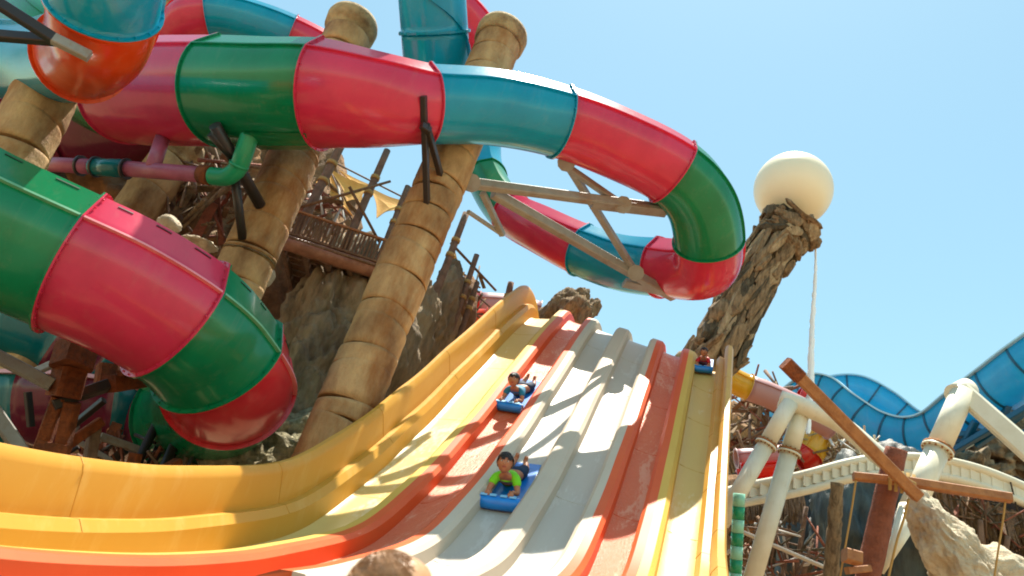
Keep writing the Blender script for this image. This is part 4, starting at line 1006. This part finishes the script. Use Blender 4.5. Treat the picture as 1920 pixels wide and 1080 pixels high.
def rider(label, lane_x, tt, shirt, shorts, skin, yaw=0.0, s=1.0):
    """prone, head first on a mat; local x across, y uphill, z off the surface"""
    cur = lc(lane_x, FL-.012); j = min(range(len(cur)), key=lambda i: abs(cur[i].y-tt)); p = cur[j]; t_ = (cur[j+1]-cur[j-1]).normalized(); n_ = V((0, -t_.z, t_.y)); 
    x_ = t_.cross(n_).normalized(); M = Matrix.Identity(4)
    for i in range(3): M[i][0] = x_[i]; M[i][1] = t_[i]; M[i][2] = n_[i]; M[i][3] = p[i]
    M = M @ Matrix.Rotation(yaw, 4, 'Z') @ Matrix.Scale(s, 4)
    # mat
    mr = empty('foam_mat', (0, 0, 0), ML[label], 'mat', 'blue foam racing mats'); mr.matrix_world = M @ Matrix.Translation((0, 0, .004))
    def lobj(nm, vs, fs, mt, par, sm=False):
        me = bpy.data.meshes.new(nm); me.from_pydata([tuple(v) for v in vs], [], fs); me.materials.append(mt)
        if sm: me.polygons.foreach_set('use_smooth', [True]*len(fs))
        o = bpy.data.objects.new(nm, me); C.objects.link(o); o.parent = par; return o
    pr = [(-.55, .0), (1.0, .0), (1.03, .02), (1.0, .045), (-.55, .045)]; vs = []; W = .27
    for x in (-W, W): vs += [V((x, y, z)) for y, z in pr]
    lobj('mat_sheet', vs, [(4, 3, 2, 1, 0), (5, 6, 7, 8, 9)]+[(i, (i+1) % 5, 5+(i+1) % 5, 5+i) for i in range(5)], MATB, mr)
    vs = []; seg = 24; R_ = .092                      # rolled nose
    xs = (-.285, -.27, -.1, .1, .27, .285); rs = (.8, 1, 1, 1, 1, .8)
    for x, r in zip(xs, rs):
        for k in range(seg): a = 2*math.pi*k/seg; vs.append(V((x, -.56+math.cos(a)*R_*r, .108+math.sin(a)*R_*r)))
    fs = [(i*seg+k, i*seg+(k+1) % seg, (i+1)*seg+(k+1) % seg, (i+1)*seg+k) for i in range(5) for k in range(seg)]+[tuple(range(seg)), tuple(range(5*seg, 6*seg))[::-1]]
    lobj('rolled_nose', vs, fs, MATB, mr, True)
    for x in (-.19, -.07, .07, .19):                # printed patches on the roll
        vs = []
        for k in range(5):
            a = math.radians(70+k*10)
            for dx in (-.045, .045): vs.append(V((x+dx, -.56+math.cos(a)*.107, .108+math.sin(a)*.107)))
        nb = len(vs); vs += [V((v.x, -.56+(v.y+.56)*.97, .108+(v.z-.108)*.97)) for v in vs]
        f = [(k*2, k*2+1, k*2+3, k*2+2) for k in range(4)]; lobj('white_print_patch', vs, f+[tuple(nb+c for c in q[::-1]) for q in f], MATW, mr, True)
    pe = empty('person', (0, 0, 0), label.replace('blue', 'child lying head first on the blue', 1) if False else RL[label], 'person'); pe.matrix_world = M @ Matrix.Translation((0, 0, .05))
    J = [(0, .28, .09), (0, .08, .12), (0, -.12, .20), (0, -.20, .30), (0, -.215, .36),           # pelvis, waist, chest, neck, head base
         (-.13, -.13, .24), (.13, -.13, .24), (-.20, -.32, .10), (.20, -.32, .10), (-.155, -.47, .19), (.155, -.47, .19),
         (-.085, .34, .08), (.085, .34, .08), (-.12, .62, .06), (.12, .62, .06), (-.05, .76, .17), (.07, .80, .12), (-.03, .74, .24), (.09, .80, .19)]
    Lk = [(0, 1), (1, 2), (2, 3), (3, 4), (2, 5), (2, 6), (5, 7), (6, 8), (7, 9), (8, 10), (0, 11), (0, 12), (11, 13), (12, 14), (13, 15), (14, 16), (15, 17), (16, 18)]
    Rr = [.105, .095, .105, .048, .045, .055, .055, .036, .036, .026, .026, .085, .085, .055, .055, .035, .035, .03, .03]
    skin_body('body', J, Lk, Rr, skin, pe)
    J2 = [(0, .20, .10), (0, .06, .125), (0, -.10, .205), (0, -.165, .265), (-.13, -.13, .245), (.13, -.13, .245), (-.178, -.25, .16), (.178, -.25, .16)]
    skin_body('shirt', J2, [(0, 1), (1, 2), (2, 3), (2, 4), (2, 5), (4, 6), (5, 7)], [.118, .112, .125, .072, .074, .074, .058, .058], shirt, pe, root=1)
    J3 = [(0, .24, .10), (0, .32, .09), (-.09, .40, .085), (.09, .40, .085), (-.11, .60, .08), (.11, .60, .08)]
    skin_body('shorts', J3, [(0, 1), (1, 2), (1, 3), (2, 4), (3, 5)], [.12, .118, .098, .098, .08, .08], shorts, pe, root=0)
    for sx in (-1, 1):                             # hands gripping the roll: four fingers and a thumb each
        wx = .155*sx; Jh = [(wx, -.46, .188), (wx, -.50, .185)]; Lh = [(0, 1)]; Rh = [.026, .03]
        for f in range(4):
            fx = wx+(-.027+.018*f); n0 = len(Jh); ln = (.9, 1.0, .96, .8)[f]
            Jh += [(fx, -.535, .178), (fx, -.535-.028*ln, .160), (fx, -.535-.036*ln, .128)]; Lh += [(1, n0), (n0, n0+1), (n0+1, n0+2)]; Rh += [.010, .009, .0075]
        n0 = len(Jh); tx = wx-sx*.036; Jh += [(tx, -.50, .175), (tx-sx*.012, -.53, .160)]; Lh += [(0, n0), (n0, n0+1)]; Rh += [.011, .009]
        skin_body('hand', Jh, Lh, Rh, skin, pe, sub=1)
    # the face looks down the slide and a little up, out to the viewer
    rot = Matrix.Rotation(math.radians(-34), 3, 'X') @ Matrix.Rotation(math.radians(8), 3, 'Z')
    head(pe, V((0, -.25, .475)), rot, skin, HAIRK, 1.22)
    return pe
RL = {'bigger nearest rolled-nose blue': 'wet haired child in a lime shirt lying on a mat in the white lane',
      'middle rolled-nose blue': 'dark haired child in teal lying on a mat in the orange lane',
      'farthest tiny rolled-nose blue': 'tiny distant rider in red at the top of the right yellow lane'}
ML = {'bigger nearest rolled-nose blue': 'nearest blue foam mat with a rolled nose, under the child in lime',
      'middle rolled-nose blue': 'blue foam mat with a rolled nose under the child in teal',
      'farthest tiny rolled-nose blue': 'tiny far blue foam mat at the top of the right yellow lane'}
rider('bigger nearest rolled-nose blue', -2.52, 9.9, NEON, NAVY, SKIN, yaw=math.radians(3), s=.96)
rider('middle rolled-nose blue', -3.26, 12.2, TEALC, NAVY, SKIN, yaw=math.radians(-4), s=.88)
rider('farthest tiny rolled-nose blue', -.33, 14.0, CRED, CRED, SKIN, s=.66)

# foreground onlooker, only the top of the head in frame
dd_ = 1.95; ht = P(742, 1046, dd_); pr_ = empty('person', V((ht.x, ht.y, 0)), 'foreground onlooker with light brown hair at the bottom edge', 'person')
H_ = ht.z
J = [(0, 0, .52*H_), (0, 0, .62*H_), (0, 0, .76*H_), (0, 0, .845*H_), (0, -.01, .90*H_), (-.17, 0, .80*H_), (.17, 0, .80*H_), (-.22, .02, .63*H_), (.22, .02, .63*H_), (-.23, -.05, .49*H_), (.23, -.05, .49*H_),
     (-.09, 0, .49*H_), (.09, 0, .49*H_), (-.10, -.01, .27*H_), (.10, -.01, .27*H_), (-.10, .03, .05*H_), (.10, .03, .05*H_), (-.11, -.12, .03), (.11, -.12, .03)]
Lk = [(0, 1), (1, 2), (2, 3), (3, 4), (2, 5), (2, 6), (5, 7), (6, 8), (7, 9), (8, 10), (0, 11), (0, 12), (11, 13), (12, 14), (13, 15), (14, 16), (15, 17), (16, 18)]
Rr = [.13, .12, .14, .055, .05, .06, .06, .042, .042, .03, .03, .10, .10, .062, .062, .04, .04, .035, .035]
b_ = skin_body('body', J, Lk, Rr, SKINL, pr_); b_.rotation_euler = (0, 0, math.radians(160))
J2 = [(0, 0, .53*H_), (0, 0, .62*H_), (0, 0, .76*H_), (0, 0, .82*H_), (-.17, 0, .80*H_), (.17, 0, .80*H_), (-.21, .01, .70*H_), (.21, .01, .70*H_)]
b_ = skin_body('shirt', J2, [(0, 1), (1, 2), (2, 3), (2, 4), (2, 5), (4, 6), (5, 7)], [.15, .14, .16, .075, .08, .08, .065, .065], CGREY, pr_, root=1); b_.rotation_euler = (0, 0, math.radians(160))
J3 = [(0, 0, .54*H_), (0, 0, .50*H_), (-.09, 0, .47*H_), (.09, 0, .47*H_), (-.10, 0, .30*H_), (.10, 0, .30*H_)]
b_ = skin_body('shorts', J3, [(0, 1), (1, 2), (1, 3), (2, 4), (3, 5)], [.155, .15, .12, .12, .10, .10], NAVY, pr_); b_.rotation_euler = (0, 0, math.radians(160))
for sx in (-1, 1):
    Rz = Matrix.Rotation(math.radians(160), 3, 'Z'); wz = .49*H_; Jh = [(.23*sx, -.05, wz), (.235*sx, -.06, wz-.05)]; Lh = [(0, 1)]; Rh = [.028, .032]
    for f in range(4):
        n0 = len(Jh); yy = -.09+.02*f; Jh += [(.235*sx, yy, wz-.09), (.23*sx, yy, wz-.13), (.215*sx, yy, wz-.16)]; Lh += [(1, n0), (n0, n0+1), (n0+1, n0+2)]; Rh += [.010, .009, .0075]
    n0 = len(Jh); Jh += [(.225*sx, -.105, wz-.05), (.215*sx, -.12, wz-.085)]; Lh += [(0, n0), (n0, n0+1)]; Rh += [.011, .009]
    skin_body('hand', [tuple(Rz @ V(q)) for q in Jh], Lh, Rh, SKINL, pr_, sub=1)
hd = head(pr_, V((0, 0, H_-.125)), Matrix.Rotation(math.radians(-60), 3, 'Z') @ Matrix.Rotation(math.radians(-8), 3, 'X'), SKINL, HAIRB, 1.08)
rd = random.Random(77); mbs = MB()                  # loose locks over the crown
for q in range(900):
    a = rd.uniform(0, 2*math.pi); t = rd.uniform(0, 1.3); d = V((math.sin(t)*math.cos(a), math.sin(t)*math.sin(a), math.cos(t)))
    n0 = V((noise.noise(d*2.2), noise.noise(d*2.2+V((9, 0, 0))), noise.noise(d*2.2+V((0, 9, 0))))); sw = V((.7, .3, -.4))+n0*1.4
    pts_ = [V((d.x*.099, d.y*.113, d.z*.119))]; lift = rd.uniform(1.0, 1.035)
    for k in range(6):
        dd = V((pts_[-1].x/.099, pts_[-1].y/.113, pts_[-1].z/.119)).normalized(); dr = (sw-dd*sw.dot(dd)).normalized()+V((rd.uniform(-.15, .15), rd.uniform(-.15, .15), 0))
        n_ = pts_[-1]+dr*.013; dd = V((n_.x/.099, n_.y/.113, n_.z/.119)).normalized(); pts_.append(V((dd.x*.099, dd.y*.113, dd.z*.119))*lift)
    for k in range(6): w_ = .0022*(1-k*.12); mbs.add(*g_bar(pts_[k], pts_[k+1], w_, w_*.6))
o = mbs.build('hair_locks', [HAIRB], None); o.parent = pr_; o.location = o.location+V((0, 0, H_-.105)); o['kind'] = 'stuff'
